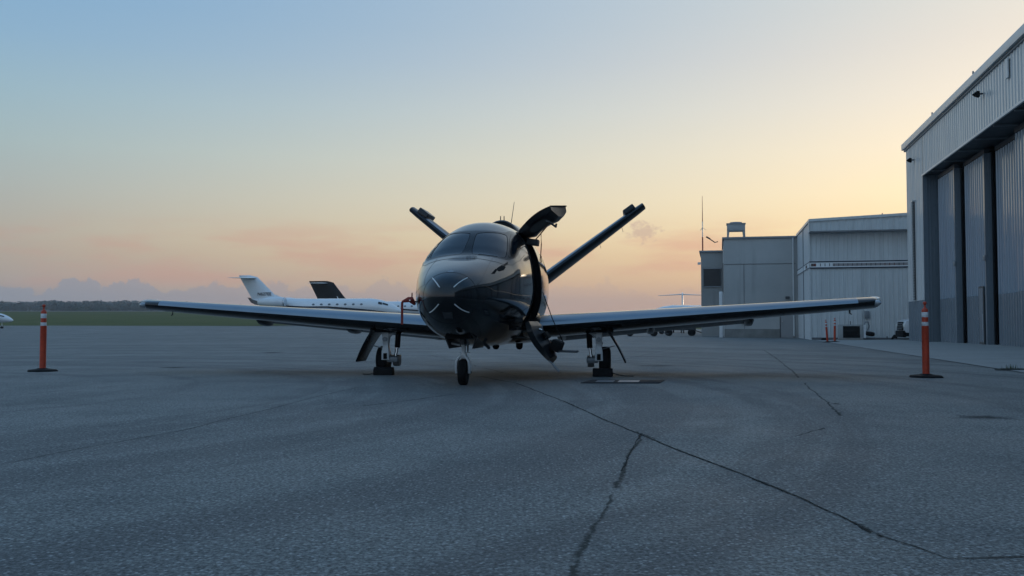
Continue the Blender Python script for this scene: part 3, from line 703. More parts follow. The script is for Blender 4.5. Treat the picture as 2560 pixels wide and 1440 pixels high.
def wing(sd):
    xsn = [.55, .75, 1.0, 1.5, 2.2, 3.0, 3.8, 4.6, 5.2, 5.5, 5.68]
    rings = []
    for x in xsn:
        u, d = naca(wing_section(x, sd)[3]); rings.append([wing_pt(x, sd, a, b_) for a, b_ in u] + [wing_pt(x, sd, a, b_) for a, b_ in d[-2:0:-1]])
    # rounded tip
    for k, (dx_, sc_) in enumerate(((.07, .94), (.13, .80), (.17, .58), (.19, .30))):
        base = rings[10]; c = sum(base, Vector()) / len(base); 
        rings.append([c + (p - c) * sc_ + Vector((sd * dx_, .05 * k, .012 * k)) for p in base])
    wg = MB().loft(rings).build('wing', PAINT, jet, True, angle=50)
    # titanium leading edge strip, proud by 2 mm
    rs = []
    for x in [.80, 1.0, 1.5, 2.2, 3.0, 3.8, 4.6, 5.2, 5.45]:
        u, d = naca(wing_section(x, sd)[3]); L = []
        prof = [(a, b_) for a, b_ in d[4:0:-1] if a < .004] + [(a, b_) for a, b_ in u if a < .13]
        for a, b_ in prof: 
            nrm = Vector((0, -1, 0)) if a < .002 else Vector((0, -.45, 1 if b_ > 0 else -1)).normalized()
            L.append(wing_pt(x, sd, a, b_) + nrm * .004)
        rs.append(L)
    MB().loft(rs, False, closed=False).build('leading_edge', LEADEDGE, wg, True, angle=60)
    # tip light, fairing, wick
    ch, le, z, t = wing_section(5.68, sd)
    MB().lathe([(.0, -.05), (.03, -.04), (.045, -.01), (.045, .05), (.03, .10), (0, .12)], (sd * 5.715, le + .07, z + .0), (sd * .35, -1, 0), 14).build('navigation_light', LENS, wg, True)
    cap = MB(); rr_ = []
    for k in range(9):
        f = k / 8; y = le + .05 + f * .95; h = .065 * math.sin(math.pi * min(1, f * 1.15 + .06)) ** .7 if f < .85 else .02
        rr_.append([Vector((sd * (5.77 + .05 * math.cos(a) * (.4 + h * 6)), y, z + .055 + h * .8 * math.sin(a))) for a in [i / 10 * 2 * math.pi for i in range(10)]])
    cap.loft(rr_).build('tip_fairing', mat('pale_tip_paint', (.55, .56, .55), .3, coat=.5), wg, True)
    MB().tube([(sd * 5.42, le + .4, z - .04), (sd * 5.42, le + .4, z - .15), (sd * 5.45, le + .41, z - .165)], [.016, .012, .008], 6).build('tie_down_ring', DARKSTEEL, wg, True)
    MB().tube([(sd * 5.35, le + 1.02, z), (sd * 5.42, le + 1.25, z + .01)], .006, 5).build('static_wick', RUBBER, wg)
    # flap, lowered, and its track pods
    fl = MB(); rs = []
    for x in (1.0, 1.8, 2.6, 3.4, 4.05):
        ch, le, z, t = wing_section(x, sd); c0 = Vector((sd * x, le + ch * .80, z - ch * .055)); fc = ch * .26; a = R(17)
        prof = [(0, 0), (.04, .022), (.3, .03), (1, -.005), (.9, -.02), (.3, -.045), (.04, -.03)]
        rs.append([c0 + Vector((0, fc * (u * math.cos(a) + v * math.sin(a)), fc * (-u * math.sin(a) + v * math.cos(a)))) for u, v in prof])
    fl.loft(rs).build('flap', FRAMEB, wg, True, angle=50)
    for x, s_ in ((1.02, .8), (2.45, 1.), (3.98, 1.)):
        ch, le, z, t = wing_section(x, sd); c0 = Vector((sd * x, le + ch * .45, z - ch * .06 - .02)); rs = []
        for k in range(9):
            f = k / 8; h = .088 * s_ * math.sin(math.pi * (.08 + .84 * f)) ** .6; wd = .062 * math.sin(math.pi * (.08 + .84 * f)) ** .5
            rs.append([c0 + Vector((px_ * wd, ch * .05 + f * ch * .45, pz * h - f * .06)) for px_, pz in ((-1.3, .3), (-1.15, -.3), (-.75, -.92), (0, -1), (.75, -.92), (1.15, -.3), (1.3, .3))])
        MB().loft(rs).build('flap_track_pod', FRAMEB, wg, True, angle=50)
    # root fairing
    rs = []
    for k in range(12):
        f = k / 11; y = 2.72 + f * 2.6; s_ = math.sin(math.pi * (.06 + .9 * f)) ** .6
        rs.append([Vector((sd * (.58 + .30 * s_ * math.cos(a) * (1.0)), y, .735 + .20 * s_ * math.sin(a))) for a in [i / 16 * 2 * math.pi for i in range(16)]])
    MB().loft(rs).build('wing_root_fairing', PAINT, wg, True, angle=60)
for sd in (1, -1): wing(sd)
# belly fairing with drain masts and bumps
rs = []
for k in range(16):
    f = k / 15; y = 2.5 + f * 3.4; s_ = math.sin(math.pi * (.04 + .92 * f)) ** .5
    rs.append([Vector((.72 * s_ * math.copysign(abs(math.cos(a)) ** .7, math.cos(a)), y, .60 + .135 * s_ * math.copysign(abs(math.sin(a)) ** .8, math.sin(a)))) for a in [i / 24 * 2 * math.pi for i in range(24)]])
belly = MB().loft(rs).build('belly_fairing', PAINT, jet, True, angle=60)
for x, y in ((.10, 3.3), (.46, 3.3)):
    MB().lathe([(.055, .06), (.053, 0), (.035, -.03), (.0, -.04)], (x, y, .44), (0, 0, 1), 14).build('belly_beacon', RUBBER, belly, True)
MB().tube([(-.28, 3.0, .47), (-.28, 3.0, .37)], [.014, .009], 6).build('drain_mast', RUBBER, belly)
MB().box((-.28, 3.0, .365), (.07, .03, .008)).build('blade_antenna', DARKSTEEL, belly)
MB().box((.95, 3.2, .50), (.035, .12, .10), None, 0, .6).build('blade_antenna', DARKSTEEL, belly)
# V tail
def tail(sd):
    root = Vector((sd * .14, 6.95, 1.44)); d = Vector((sd * 2.26, 1.0, 1.75)); up_n = Vector((-sd * 1.67, 0, 2.24)).normalized()
    rings = []
    for f in (0, .2, .4, .6, .8, .94, 1.0):
        ch = 1.62 + (.80 - 1.62) * f; o_ = root + d * f; u, dn = naca(.145 + .035 * f, 12)
        pr = u + dn[-2:0:-1]; s_ = 1 if f < .97 else .92
        rings.append([o_ + Vector((0, a * ch, 0)) + up_n * (b_ * ch * s_) for a, b_ in pr])
    tf = MB().loft(rings).build('tail_fin', PAINT2, jet, True, angle=50)
    rs = []
    for f in (.02, .3, .6, .88):
        ch = 1.62 + (.80 - 1.62) * f; o_ = root + d * f; L = []
        u, dn = naca(.145 + .035 * f, 22)
        for a, b_ in [p for p in u if .012 < p[0] < .12]: L.append(o_ + Vector((0, a * ch - .003, 0)) + up_n * (b_ * ch + (.003 if b_ > 0 else -.003)))
        rs.append(L)
    MB().loft(rs, False, closed=False).build('leading_edge', LEADEDGE, tf, True, angle=60)
    # balance horn at the tip, proud of the fin
    o_ = root + d * .93; ax = d.normalized()
    rot = Matrix((ax, Vector((0, 1, 0)), up_n)).transposed()
    MB().box(o_ + Vector((0, .36, 0)) + up_n * .10 - ax * .10, (.27, .70, .12), rot).build('balance_horn', PAINT2, tf, bevel=.03)
    for f in (.6, .8):
        q = root + d * f + Vector((0, 1.0 - .3 * f, 0)); MB().tube([q, q + Vector((sd * .03, .05, -.13))], .004, 5).build('static_wick', RUBBER, tf)
for sd in (1, -1): tail(sd)
MB().lathe([(0, 0), (.06, .12), (.09, .4), (.06, .9), (0, 1.1)], (0, 7.75, 1.60), (0, 1, .06), 14).build('tail_cone', PAINT2, jet, True)
# engine nacelle on top
rs = []; prof = [(4.55, .235, .02), (4.58, .27, .0), (4.75, .30, 0), (5.3, .33, 0), (6.0, .32, -.03), (6.7, .26, -.07), (7.1, .20, -.10)]
for y, r_, dz_ in prof: rs.append([Vector((r_ * 1.12 * math.cos(a), y, 2.235 + dz_ + r_ * .95 * math.sin(a))) for a in [i / 28 * 2 * math.pi for i in range(28)]])
eng = MB().loft(rs, False).build('engine_nacelle', PAINT, jet, True, angle=50)
MB().lathe([(.24, 0), (.20, .35), (.19, .5), (0, .5)], (0, 4.56, 2.245), (0, 1, 0), 24).build('engine_inlet', BLACK, eng, True)
MB().lathe([(.235, 0), (.262, -.012), (.285, .03)], (0, 4.55, 2.245), (0, 1, 0), 28)  .build('inlet_lip', PAINT2, eng, True)
MB().tube([(.08, 5.2, 2.52), (.13, 5.25, 2.92)], [.007, .004], 6).build('whip_antenna', DARKSTEEL, jet)
for x in (-.06, .0): MB().tube([(x, 4.9, 2.5), (x, 4.9, 2.635)], [.010, .008], 6).build('short_antenna', DARKSTEEL, jet)
# pitot cover with its red streamer
pm = S(.72, -1.72, 0.)
MB().tube([pm, pm + Vector((-.05, -.05, .02)), pm + Vector((-.055, -.15, .02))], .010, 6).build('pitot_probe', CHROME, jet)
pc = MB(); base = pm + Vector((-.055, -.06, .03))
pc.tube([base + Vector((.04, .02, -.06)), base + Vector((.0, -.02, .0)), base + Vector((-.03, -.03, .0)), base + Vector((-.115, -.03, -.028))], [.018, .042, .034, .012], 8)
cov = pc.build('pitot_cover', RED, jet, True); cov['label'] = 'red fabric pitot cover'
MB().tube([base + Vector((.01, -.02, 0)), base + Vector((.012, -.02, .085))], .008, 6).build('cover_tie', DARKRED, cov)
MB().box(base + Vector((-.112, -.03, -.17)), (.030, .006, .28)).build('streamer', RED, cov)
# nose gear
ny = 1.12
gear = MB().tube([(0, ny + .10, .66), (0, ny + .04, .50), (0, ny + .02, .33)], [.032, .030, .026], 14).build('nose_gear_strut', GEARW, jet, True)
MB().tube([(0, ny + .035, .47), (0, ny + .02, .335)], .021, 14).build('piston', CHROME, gear, True)
fk = MB()
fk.box((0, ny + .0, .375), (.085, .10, .06))
for s_ in (-1, 1):
    fk.loft([[Vector((s_ * (cx + a), cy + b_, cz)) for a, b_ in ((-.014, -.045), (.014, -.045), (.014, .045), (-.014, .045))] for cx, cy, cz in ((.020, ny - .02, .385), (.056, ny - .03, .352), (.080, ny - .03, .305), (.086, ny - .02, .235), (.084, ny, .150))])
fk.build('fork', GEARW, gear, bevel=.004)
MB().lathe([(.0, -.108), (.014, -.108), (.014, .108), (0, .108)], (0, ny, .165), (1, 0, 0), 12).build('axle', DARKSTEEL, gear, True)
wh = MB().lathe([(.085, -.046), (.125, -.056), (.155, -.050), (.168, -.030), (.171, 0), (.168, .030), (.155, .050), (.125, .056), (.085, .046)], (0, ny, .165), (1, 0, 0), 32).build('tyre', RUBBER, gear, True)
MB().lathe([(.0, -.040), (.05, -.036), (.088, -.043), (.088, .043), (.05, .036), (0, .040)], (0, ny, .165), (1, 0, 0), 20).build('rim', GEARW, gear, True)
MB().tube([(.03, ny + .12, .62), (.13, ny + .45, .60), (.24, ny + .62, .46)], .022, 8).build('drag_brace', DARKSTEEL, gear)
MB().tube([(.0, ny + .05, .50), (.075, ny - .02, .53), (.045, ny - .06, .60)], .011, 6).build('torque_link', STEEL, gear, True)
MB().tube([(-.16, ny, .535), (-.05, ny, .515)], .014, 8).build('actuator', GEARW, gear)
for s_, tilt in ((-1, 22), (1, -18)):
    MB().box((s_ * .19, ny + .22, .585), (.02, .80, .24), Matrix.Rotation(R(tilt * -s_ * s_), 3, 'Y')).build('nose_gear_door', PAINT2, jet, bevel=.008)
MB().b(-.16, .16, .75, 1.6, .60, .68).build('wheel_well', BLACK, jet)
MB().b(-.03, .03, ny - .1, ny + .1, .52, .60).build('gear_light_bracket', DARKSTEEL, gear)
# main gear, trailing link
def main_gear(sd):
    x = sd * 1.66; y = 3.50
    g = MB(); g.loft([[Vector((x + a * w_, yy + b_ * w_ * 1.1, zz)) for a, b_ in ((-1, -1), (1, -1), (1, 1), (-1, 1))] for w_, yy, zz in ((.055, y - .06, .70), (.052, y - .05, .55), (.042, y - .05, .45), (.058, y - .05, .36), (.062, y - .04, .23))])
    gg = g.build('main_gear_leg', GEARW, jet, bevel=.008)
    MB().b(x - .028, x + .028, y - .118, y - .10, .245, .335).build('leg_window', BLACK, gg)
    MB().tube([(x + .02 * sd, y - .08, .56), (x - .10 * sd, y - .05, .65), (x - .24 * sd, y, .72)], [.038, .03, .028], 8).build('side_brace', GEARW, gg, True)
    MB().lathe([(0, -.06), (.035, -.06), (.035, .06), (0, .06)], (x, y - .09, .555), (0, 1, 0), 14).build('pivot_pin', STEEL, gg, True)
    MB().tube([(x - .16 * sd, y + .10, .72), (x - .145 * sd, y + .08, .42)], .043, 12).build('shock_strut', RUBBER, gg, True)
    MB().tube([(x - .145 * sd, y + .08, .43), (x - .12 * sd, y + .06, .27)], .024, 10).build('piston', CHROME, gg, True)
    MB().box((x - .10 * sd, y + .05, .25), (.18, .26, .08), Matrix.Rotation(R(8), 3, 'X')).build('trailing_link', STEEL, gg, bevel=.02)
    MB().lathe([(0, -.05), (.085, -.05), (.09, 0), (.085, .05), (0, .05)], (x - .13 * sd, y + .12, .215), (1, 0, 0), 18).build('brake_caliper', STEEL, gg, True)
    wx = x + .085 * sd
    ty = MB().lathe([(.11, -.075), (.16, -.088), (.20, -.075), (.218, -.045), (.222, 0), (.218, .045), (.20, .075), (.16, .088), (.11, .075)], (wx, y + .12, .221), (1, 0, 0), 32).build('tyre', RUBBER, gg, True)
    MB().lathe([(0, -.06), (.06, -.065), (.112, -.075), (.112, .075), (.06, .065), (0, .06)], (wx, y + .12, .221), (1, 0, 0), 20).build('rim', GEARW, ty, True)
    MB().tube([(x + .02 * sd, y + .03, .60), (x + .05 * sd, y + .02, .50), (x + .03 * sd, y, .40)], .007, 6).build('brake_hose', RUBBER, gg, True)
    # gear door: thin curved slab hanging outboard
    rs = []
    for f in (0, .25, .5, .75, 1):
        c0 = Vector((x + sd * (.13 + .27 * f + .02 * math.sin(f * 3)), y - .22, .70 - .49 * f)); wd = .66 - .16 * f
        nrm = Vector((.88 * sd, 0, .48)); L = []
        for a in (0, 1):
            for b_ in ((-.5, .5) if a == 0 else (.5, -.5)): L.append(c0 + Vector((0, b_ * wd + .15, 0)) + nrm * (.012 if a else -.012))
        rs.append(L)
    MB().loft(rs).build('gear_door', FRAMEB, gg, bevel=.004)
    MB().tube([(x + .06 * sd, y - .03, .41), (x + .24 * sd, y - .05, .46)], .008, 6).build('door_rod', STEEL, gg)
    MB().b(x - .22, x + .22, y - .2, y + .35, .66, .71).build('wheel_well', BLACK, gg)
for sd in (1, -1): main_gear(sd)

# local point on the light jet -> world
def JW(x, y, z):
    c, s_ = math.cos(YAW), math.sin(YAW); return Vector((NX + c * x + s_ * y, NY - s_ * x + c * y, z))
# ------------------------------------------------------------------ wheel chocks, ground plate
def chock(loc, rz, label, rope):
    t = thing('wheel_chock', label, 'chock', loc, rz, 'black rubber chocks at the main wheels')
    MB().prism([(-.085, 0), (.085, 0), (.075, .09), (.045, .125), (-.045, .125), (-.075, .09)], -.15, .15, 'yz').build('block', RUBBER, t, bevel=.012)
    MB().tube(rope, .009, 6).build('rope', mat('rope_grey', (.07, .07, .065), .9), t, True)
p = JW(-1.66, 3.32, 0); chock((p.x, p.y, 0), -YAW, 'black rubber chock under the wheel beside the wide gear door', [(-.15, 0, .03), (-.22, -.02, .012), (-.28, .0, .010), (-.31, .02, .01), (-.33, -.01, .012)])
p = JW(1.72, 3.32, 0); chock((p.x, p.y, 0), -YAW, 'black rubber chock at the wheel behind the flat ground plate', [(.15, 0, .05), (.22, .02, .03), (.32, .03, .012), (.46, .0, .010)])
pl = thing('ground_plate', 'flat dark steel plate with pale panel lying on the asphalt', 'plate', (1.52, 12.55, 0), R(-2))
MB().prism([(-.60, -.34), (.44, -.34), (.60, .34), (-.42, .34)], .003, .010, 'xy').build('frame', mat('plate_steel', (.018, .020, .023), .7, spec=.25, var=.2), pl, bevel=.001)
MB().prism([(-.10, -.20), (.18, -.20), (.24, .20), (-.04, .20)], .0105, .013, 'xy').build('pale_panel', mat('plate_panel', (.27, .29, .31), .4), pl)
MB().prism([(-.40, -.20), (-.16, -.20), (-.10, .20), (-.34, .20)], .0105, .012, 'xy').build('grey_panel', mat('plate_grey', (.16, .17, .18), .5), pl)

# ------------------------------------------------------------------ orange delineator posts
def post(loc, label, tilt=(0, 0), s=1.):
    t = thing('delineator_post', label, 'post', loc, random.random(), 'orange delineator posts'); t.rotation_euler = (tilt[0], tilt[1], random.random()); t.scale = (s, s, s)
    def lt(name, prof, m, n=20): return MB().lathe(prof, (0, 0, 0), (0, 0, 1), n).build(name, m, t, True, angle=35)
    lt('base', [(.242, .001), (.245, .012), (.225, .030), (.10, .045), (.075, .055), (.06, .056)], RUBBER, 8)
    lt('tube', [(.050, .045), (.050, .748), (.052, .752), (.052, .758), (.044, .760), (.044, .965)], ORANGE)
    lt('reflective_band', [(.0455, .762), (.0462, .764), (.0462, .816), (.0455, .818)], REFL)
    lt('reflective_band', [(.0455, .890), (.0462, .892), (.0462, .962), (.0455, .964)], REFL)
    lt('handle', [(.044, .965), (.046, .985), (.042, 1.005), (.026, 1.024), (.013, 1.034), (.012, 1.070), (.020, 1.078), (.027, 1.092), (.026, 1.108), (.015, 1.12), (0, 1.121)], ORANGE)
    return t
post((-7.85, 15.43, 0), 'orange delineator post standing alone on the open apron by the grass side')
post((6.12, 13.64, 0), 'orange delineator post in front of the tall hangar doors')
post((14.45, 42.2, 0), 'small leaning orange post left of the other by the air conditioner', (0, R(-4.5)), .93)
post((14.92, 42.6, 0), 'small upright orange post nearest the air conditioner', (0, R(1.5)), 1.0)

# ------------------------------------------------------------------ big hangar on the right
HA = R(12.7)
ux = Vector((-math.sin(HA), -math.cos(HA), 0))      # along the front, towards the camera
hang = thing('aircraft_hangar', 'tall grey metal hangar with sliding doors at the right edge', 'hangar', (18.5, 42.9, 0), math.atan2(ux.y, ux.x))
def ribbed(x0, x1, z0, z1, y, pitch=.30, depth=.024, out=-1, z1b=None):
    """vertical-rib cladding sheet in the local xz plane, ribs towards out*y"""
    L = []; x = x0
    while x < x1 - 1e-6:
        for a, d in ((0, 0), (.30, 0), (.38, 1), (.50, 1), (.58, 0)):
            q = x + a * pitch
            if q <= x1: L.append((q, y + out * depth * d))
        x += pitch
    L.append((x1, y)); vs = []; z1b = z1 if z1b is None else z1b
    for q, yy in L: vs += [(q, yy, z0), (q, yy, z1 + (z1b - z1) * (q - x0) / max(1e-6, x1 - x0))]
    return vs, [(2 * i, 2 * i + 2, 2 * i + 3, 2 * i + 1) for i in range(len(L) - 1)]
LEN = 58
H_EAVE, H_OPEN, H_W = 9.0, 7.27, 1.87
# core walls, roof, side walls
MB().b(0.05, LEN, .12, .32, H_OPEN, H_EAVE).build('header_wall', STEEL, hang)
k = 0; x = 0.
while x < LEN:                      # fascia cladding, sheet by sheet
    x1 = min(x + .9, LEN); lo_z = H_OPEN if x >= 3.55 else 0
    if x < 3.55:
        x1 = min(x + .875, 3.5); MB().add(*ribbed(x, x1 - .004, H_W, H_EAVE, 0.)).build('wall_sheet', CLAD, hang)
        MB().add(*ribbed(x, x1 - .004, 0, H_W - .006, 0.)).build('lower_sheet', CLADLOW, hang)
        x = x1 if x1 < 3.49 else 3.56
    else:
        MB().add(*ribbed(x, x1 - .004, H_OPEN, H_EAVE, 0.)).build('wall_sheet', CLAD, hang); x = x1
MB().b(.02, 3.54, .06, .30, 0, H_OPEN).build('corner_pier', CLADLOW, hang)
MB().b(3.5, 3.56, -.02, 1.4, 0, H_OPEN).build('opening_jamb', CLADLOW, hang)
for q in (.12, .24): MB().b(3.56, 3.585, q, q + .05, 0, H_OPEN - .05).build('jamb_rib', CLADLOW, hang)
MB().b(-.02, .02, .0, 22, 0, H_EAVE).build('end_wall', CLADWHITE, hang)
rf = MB(); rf.add([(-.25, -.12, H_EAVE + .26), (LEN, -.12, H_EAVE + .26), (LEN, 14, H_EAVE + 1.5), (-.25, 14, H_EAVE + 1.5), (LEN, 28, H_EAVE), (-.25, 28, H_EAVE)], [(0, 1, 2, 3), (3, 2, 4, 5)])
rf.build('roof', TRIM, hang)
MB().b(-.28, LEN, -.16, -.035, H_EAVE + .02, H_EAVE + .30).build('gutter', TRIM, hang, bevel=.02)
MB().b(-.24, LEN, -.06, .05, H_EAVE - .06, H_EAVE + .015).build('eave_shadow_trim', STEEL, hang)
x = 6.
while x < LEN: MB().b(x, x + .05, -.14, -.09, H_EAVE + .29, H_EAVE + .42).build('gutter_strap', STEEL, hang); x += 6.2
MB().b(3.56, LEN, .02, 2.2, H_OPEN - .03, H_OPEN + .05).build('soffit', DARKSTEEL, hang)
x = 5.
while x < LEN:
    MB().b(x, x + .06, .05, 2.1, H_OPEN - .10, H_OPEN - .035).build('soffit_beam', STEEL, hang); x += 2.2
MB().b(3.4, LEN, -.03, .03, H_OPEN - .05, H_OPEN + .03).build('drip_edge', TRIM, hang)
# sliding leaves on three tracks
t0 = 3.9; trk = 0; seq = [0, 1, 2, 1]
for i in range(17):
    yk = .52 + .27 * seq[i % 4]; t1 = t0 + 2.85
    leaf = MB().b(t0, t1, yk + .03, yk + .20, .06, H_OPEN - .28).build('door_leaf', DARKSTEEL, hang)
    MB().add(*ribbed(t0 + .01, t1 - .13, H_W, H_OPEN - .30, yk, .285, .028)).build('upper_sheet', DOORS, leaf)
    MB().add(*ribbed(t0 + .01, t1 - .13, .07, H_W - .006, yk, .285, .028)).build('lower_sheet', CLADLOW, leaf)
    MB().b(t1 - .13, t1 + .012, yk - .035, yk + .21, .05, H_OPEN - .28).build('stile', CLADLOW, leaf)
    MB().b(t1 + .013, t1 + .20, yk + .20, yk + .26, .05, H_OPEN - .28).build('gap_shade_strip', BLACK, leaf)  # black strip painting in the shade of the gap between leaves
    MB().b(t1 - .2, t1 + .06, yk - .09, yk - .04, 3.12, 3.30).build('latch', STEEL, leaf, bevel=.01)
    MB().b(t0, t1, yk - .02, yk + .16, H_OPEN - .27, H_OPEN - .11).build('track', DARKSTEEL, leaf)
    if i == 1:
        pd = MB().b(t1 - .95, t1 - .30, yk - .055, yk - .030, .10, 2.20).build('personnel_door', DARKSTEEL, leaf)
        MB().b(t1 - .88, t1 - .37, yk - .066, yk - .056, .16, 2.13).build('door_skin', CLADLOW, pd)
        MB().b(t1 - .40, t1 - .37, yk - .075, yk - .067, .16, 1.2).build('door_edge', mat('pale_edge', (.5, .52, .54), .4), pd)
        MB().b(t1 - .84, t1 - .78, yk - .11, yk - .067, 1.0, 1.06).build('handle', CHROME, pd)
    t0 = t1 + .32
MB().b(3.6, LEN, 1.5, 1.6, 0, H_OPEN).build('dark_interior', BLACK, hang)
MB().b(3.6, LEN, .45, 1.5, .0, .082).build('door_sill', SLAB, hang)
# narrow louvred vent on the pier
vent = MB().b(1.68, 1.90, -.075, -.033, 1.92, 6.3).build('louvre_vent', DARKSTEEL, hang)
MB().b(1.63, 1.68, -.13, -.03, 1.90, 6.32).build('vent_frame', TRIM, vent); MB().b(1.63, 1.95, -.14, -.03, 6.321, 6.38).build('vent_cap', TRIM, vent)
for i in range(36):
    z = 1.98 + i * .12; MB().box((1.79, -.105, z), (.21, .11, .012), Matrix.Rotation(R(35), 3, 'X')).build('slat', TRIM, vent)
def wall_lamp(x, z):
    l = MB().tube([(x, -.03, z), (x, -.20, z)], .03, 8).build('lamp_arm', DARKSTEEL, hang)
    MB().prism([(-.26, -.07), (-.14, -.11), (-.14, .07), (-.22, .09), (-.34, .0)], -.10 + x, .10 + x, 'yz').build('lamp_head', BLACK, l).location = (0, 0, z)
wall_lamp(1.9, 8.2); wall_lamp(13.0, 8.45)
MB().b(15.6, 15.85, -.07, -.034, 8.25, 8.85).build('wall_sign', TRIM, hang)
# concrete strip along the hangar
M = hang.matrix_basis.copy()
hl = Matrix.Translation(hang.location) @ Matrix.Rotation(hang.rotation_euler.z, 4, 'Z')
vs = []; fs = []; seg = [-4.5] + [i * 3.8 - 3 for i in range(18)]
for t_ in seg:
    for y, z in ((-3.82, .006), (-1.9, .04), (.46, .078)):
        q = hl @ Vector((t_, y, z)); vs.append((q.x, q.y, z if t_ > -4 else .006))
for i in range(len(seg) - 1):
    for j in range(2): fs.append((i * 3 + j, i * 3 + j + 1, i * 3 + j + 4, i * 3 + j + 3))
slab = kind(MB().add(vs, fs).build('concrete_strip', SLAB), 'structure')
for t_ in seg[2::2]:
    a_ = hl @ Vector((t_, -3.78, .0)); b__ = hl @ Vector((t_, .4, 0)); n_ = (b__ - a_).normalized(); s_ = Vector((-n_.y, n_.x, 0)) * .012
    MB().add([(a_.x + s_.x, a_.y + s_.y, .011), (a_.x - s_.x, a_.y - s_.y, .011), (b__.x - s_.x, b__.y - s_.y, .080), (b__.x + s_.x, b__.y + s_.y, .080)], [(0, 1, 2, 3)]).build('joint', CRACK, slab)
# edge seam
a_ = hl @ Vector((-4, -3.83, 0)); vs = []; fs = []
for i in range(160):
    q = hl @ Vector((-4 + i * .36, -3.84 + .02 * noise.noise((i * .7, 0, 0)), 0)); w_ = .012 + .012 * random.random(); n_ = Vector((-math.cos(HA), math.sin(HA), 0))
    vs += [(q.x + n_.x * w_, q.y + n_.y * w_, .0075), (q.x - n_.x * w_, q.y - n_.y * w_, .0095)]
for i in range(159): fs.append((2 * i, 2 * i + 2, 2 * i + 3, 2 * i + 1))
MB().add(vs, fs).build('edge_seam', CRACK, slab)
# weeds in the seam
wp = gpt(2528, 926); tw = thing('weed_tuft', 'small weed tuft growing in the concrete seam by the hangar', 'weed', (wp.x, wp.y, .004))
mb = MB(); rn = random.Random(4)
for i in range(60):
    a = rn.random() * 6.28; r0 = rn.random() * .12; h = .03 + rn.random() * .09; l = .05 * rn.random()
    b0 = Vector((r0 * math.cos(a) * 1.6, r0 * math.sin(a) * .6, 0)); tp = b0 + Vector((l * math.cos(a), l * math.sin(a), h)); w_ = Vector((-math.sin(a), math.cos(a), 0)) * .006
    mb.add([b0 - w_, b0 + w_, tp], [(0, 1, 2)])
mb.build('blades', mat('weed_green', (.07, .09, .035), .9), tw)
mb = MB(); rn = random.Random(8)
for i in range(26): mb.box((-.25 + rn.random() * .5, -.05 + rn.random() * .1, .012), (.05 + .05 * rn.random(), .04, .02 + .02 * rn.random()), Matrix.Rotation(rn.random() * 3, 3, 'Z'))
kind(mb.build('soil_crumbs', CRACK, tw), 'stuff')

# ------------------------------------------------------------------ row of lower buildings behind
BA = R(12.7)
def bw(name, label, s, yy):
    bx = Vector((math.cos(BA), -math.sin(BA), 0)); by = Vector((math.sin(BA), math.cos(BA), 0)); p_ = Vector((16.2, 50, 0)) + bx * s + by * yy
    return thing(name, label, 'building', (p_.x, p_.y, 0), -BA)
b2 = bw('metal_building', 'white ribbed metal building with striped band beside the big hangar', 0, 0)
WD = 12.
def ztop(s): return 6.42 + .042 * s
MB().b(.1, WD, .12, 7.9, 0, 6.3).build('core', STEEL, b2)
x = 0.
while x < WD - .1:
    x1 = min(x + .92, WD)
    MB().add(*ribbed(x, x1 - .005, .12, 3.86, .06, .235, .03)).build('wall_sheet', CLADWHITE, b2)
    MB().add(*ribbed(x, x1 - .005, 4.26, 5.86, .06, .235, .03)).build('wall_sheet', CLADWHITE, b2)
    MB().add(*ribbed(x, x1 - .005, 5.86, ztop(x), -.52, .235, .03, -1, ztop(x1))).build('fascia_sheet', CLADWHITE, b2)
    x = x1
MB().b(-.02, WD, -.50, .08, 5.80, 5.858).build('fascia_soffit', STEEL, b2)
MB().b(-.045, -.02, -.55, .1, 5.80, 6.42).build('fascia_end', CLADWHITE, b2)
mbt = MB(); mbt.add([(-.06, -.60, ztop(0) - .05), (WD, -.60, ztop(WD) - .05), (WD, -.60, ztop(WD) + .09), (-.06, -.60, ztop(0) + .09), (-.06, 8, ztop(0) - .05), (WD, 8, ztop(WD) - .05), (WD, 8, ztop(WD) + .09), (-.06, 8, ztop(0) + .09)], [(0, 1, 2, 3), (4, 7, 6, 5), (3, 2, 6, 7), (0, 4, 5, 1), (0, 3, 7, 4), (1, 5, 6, 2)])
mbt.build('roof_edge', TRIM, b2)
bd = MB().b(-.01, WD, -.0, .07, 3.87, 4.25).build('sign_band', mat('band_white', (.80, .81, .81), .5, var=.05), b2)
NAVY = mat('band_navy', (.012, .022, .045), .5)
MB().b(-.012, WD, -.012, -.001, 4.195, 4.26).build('navy_line', NAVY, bd); MB().b(-.012, WD, -.012, -.001, 3.86, 3.925).build('navy_line', NAVY, bd)
MB().b(1.2, WD, -.006, -.001, 3.985, 4.135).build('grey_stripe', mat('band_grey', (.30, .28, .28), .6, var=.1), bd)
for i in range(34):
    MB().b(.55 + i * .235, .585 + i * .235, -.011, -.0062, 3.985, 4.135).build('rib_shade_text_mark', mat('band_rib_shadow', (.06, .055, .06), .6) if i not in (14, 15, 16, 19) else mat('band_mark_red', (.16, .04, .03), .6), bd)  # dark marks paint rib shadows on the flat band; red ones stand for lettering
MB().b(.08, .20, -.011, -.002, 3.985, 4.135).build('rib_shade_text_mark', mat('band_mark_brown', (.10, .07, .06), .6), bd); MB().b(.205, .34, -.011, -.002, 3.985, 4.135).build('rib_shade_text_mark', mat('band_mark_red', (.16, .04, .03), .6), bd)
MB().b(0, WD, .01, .115, 0, .115).build('plinth', mat('plinth_grey', (.14, .145, .15), .8, var=.2), b2)
MB().b(-.03, .06, -.0, .09, 0, 5.8).build('corner_trim', TRIM, b2)
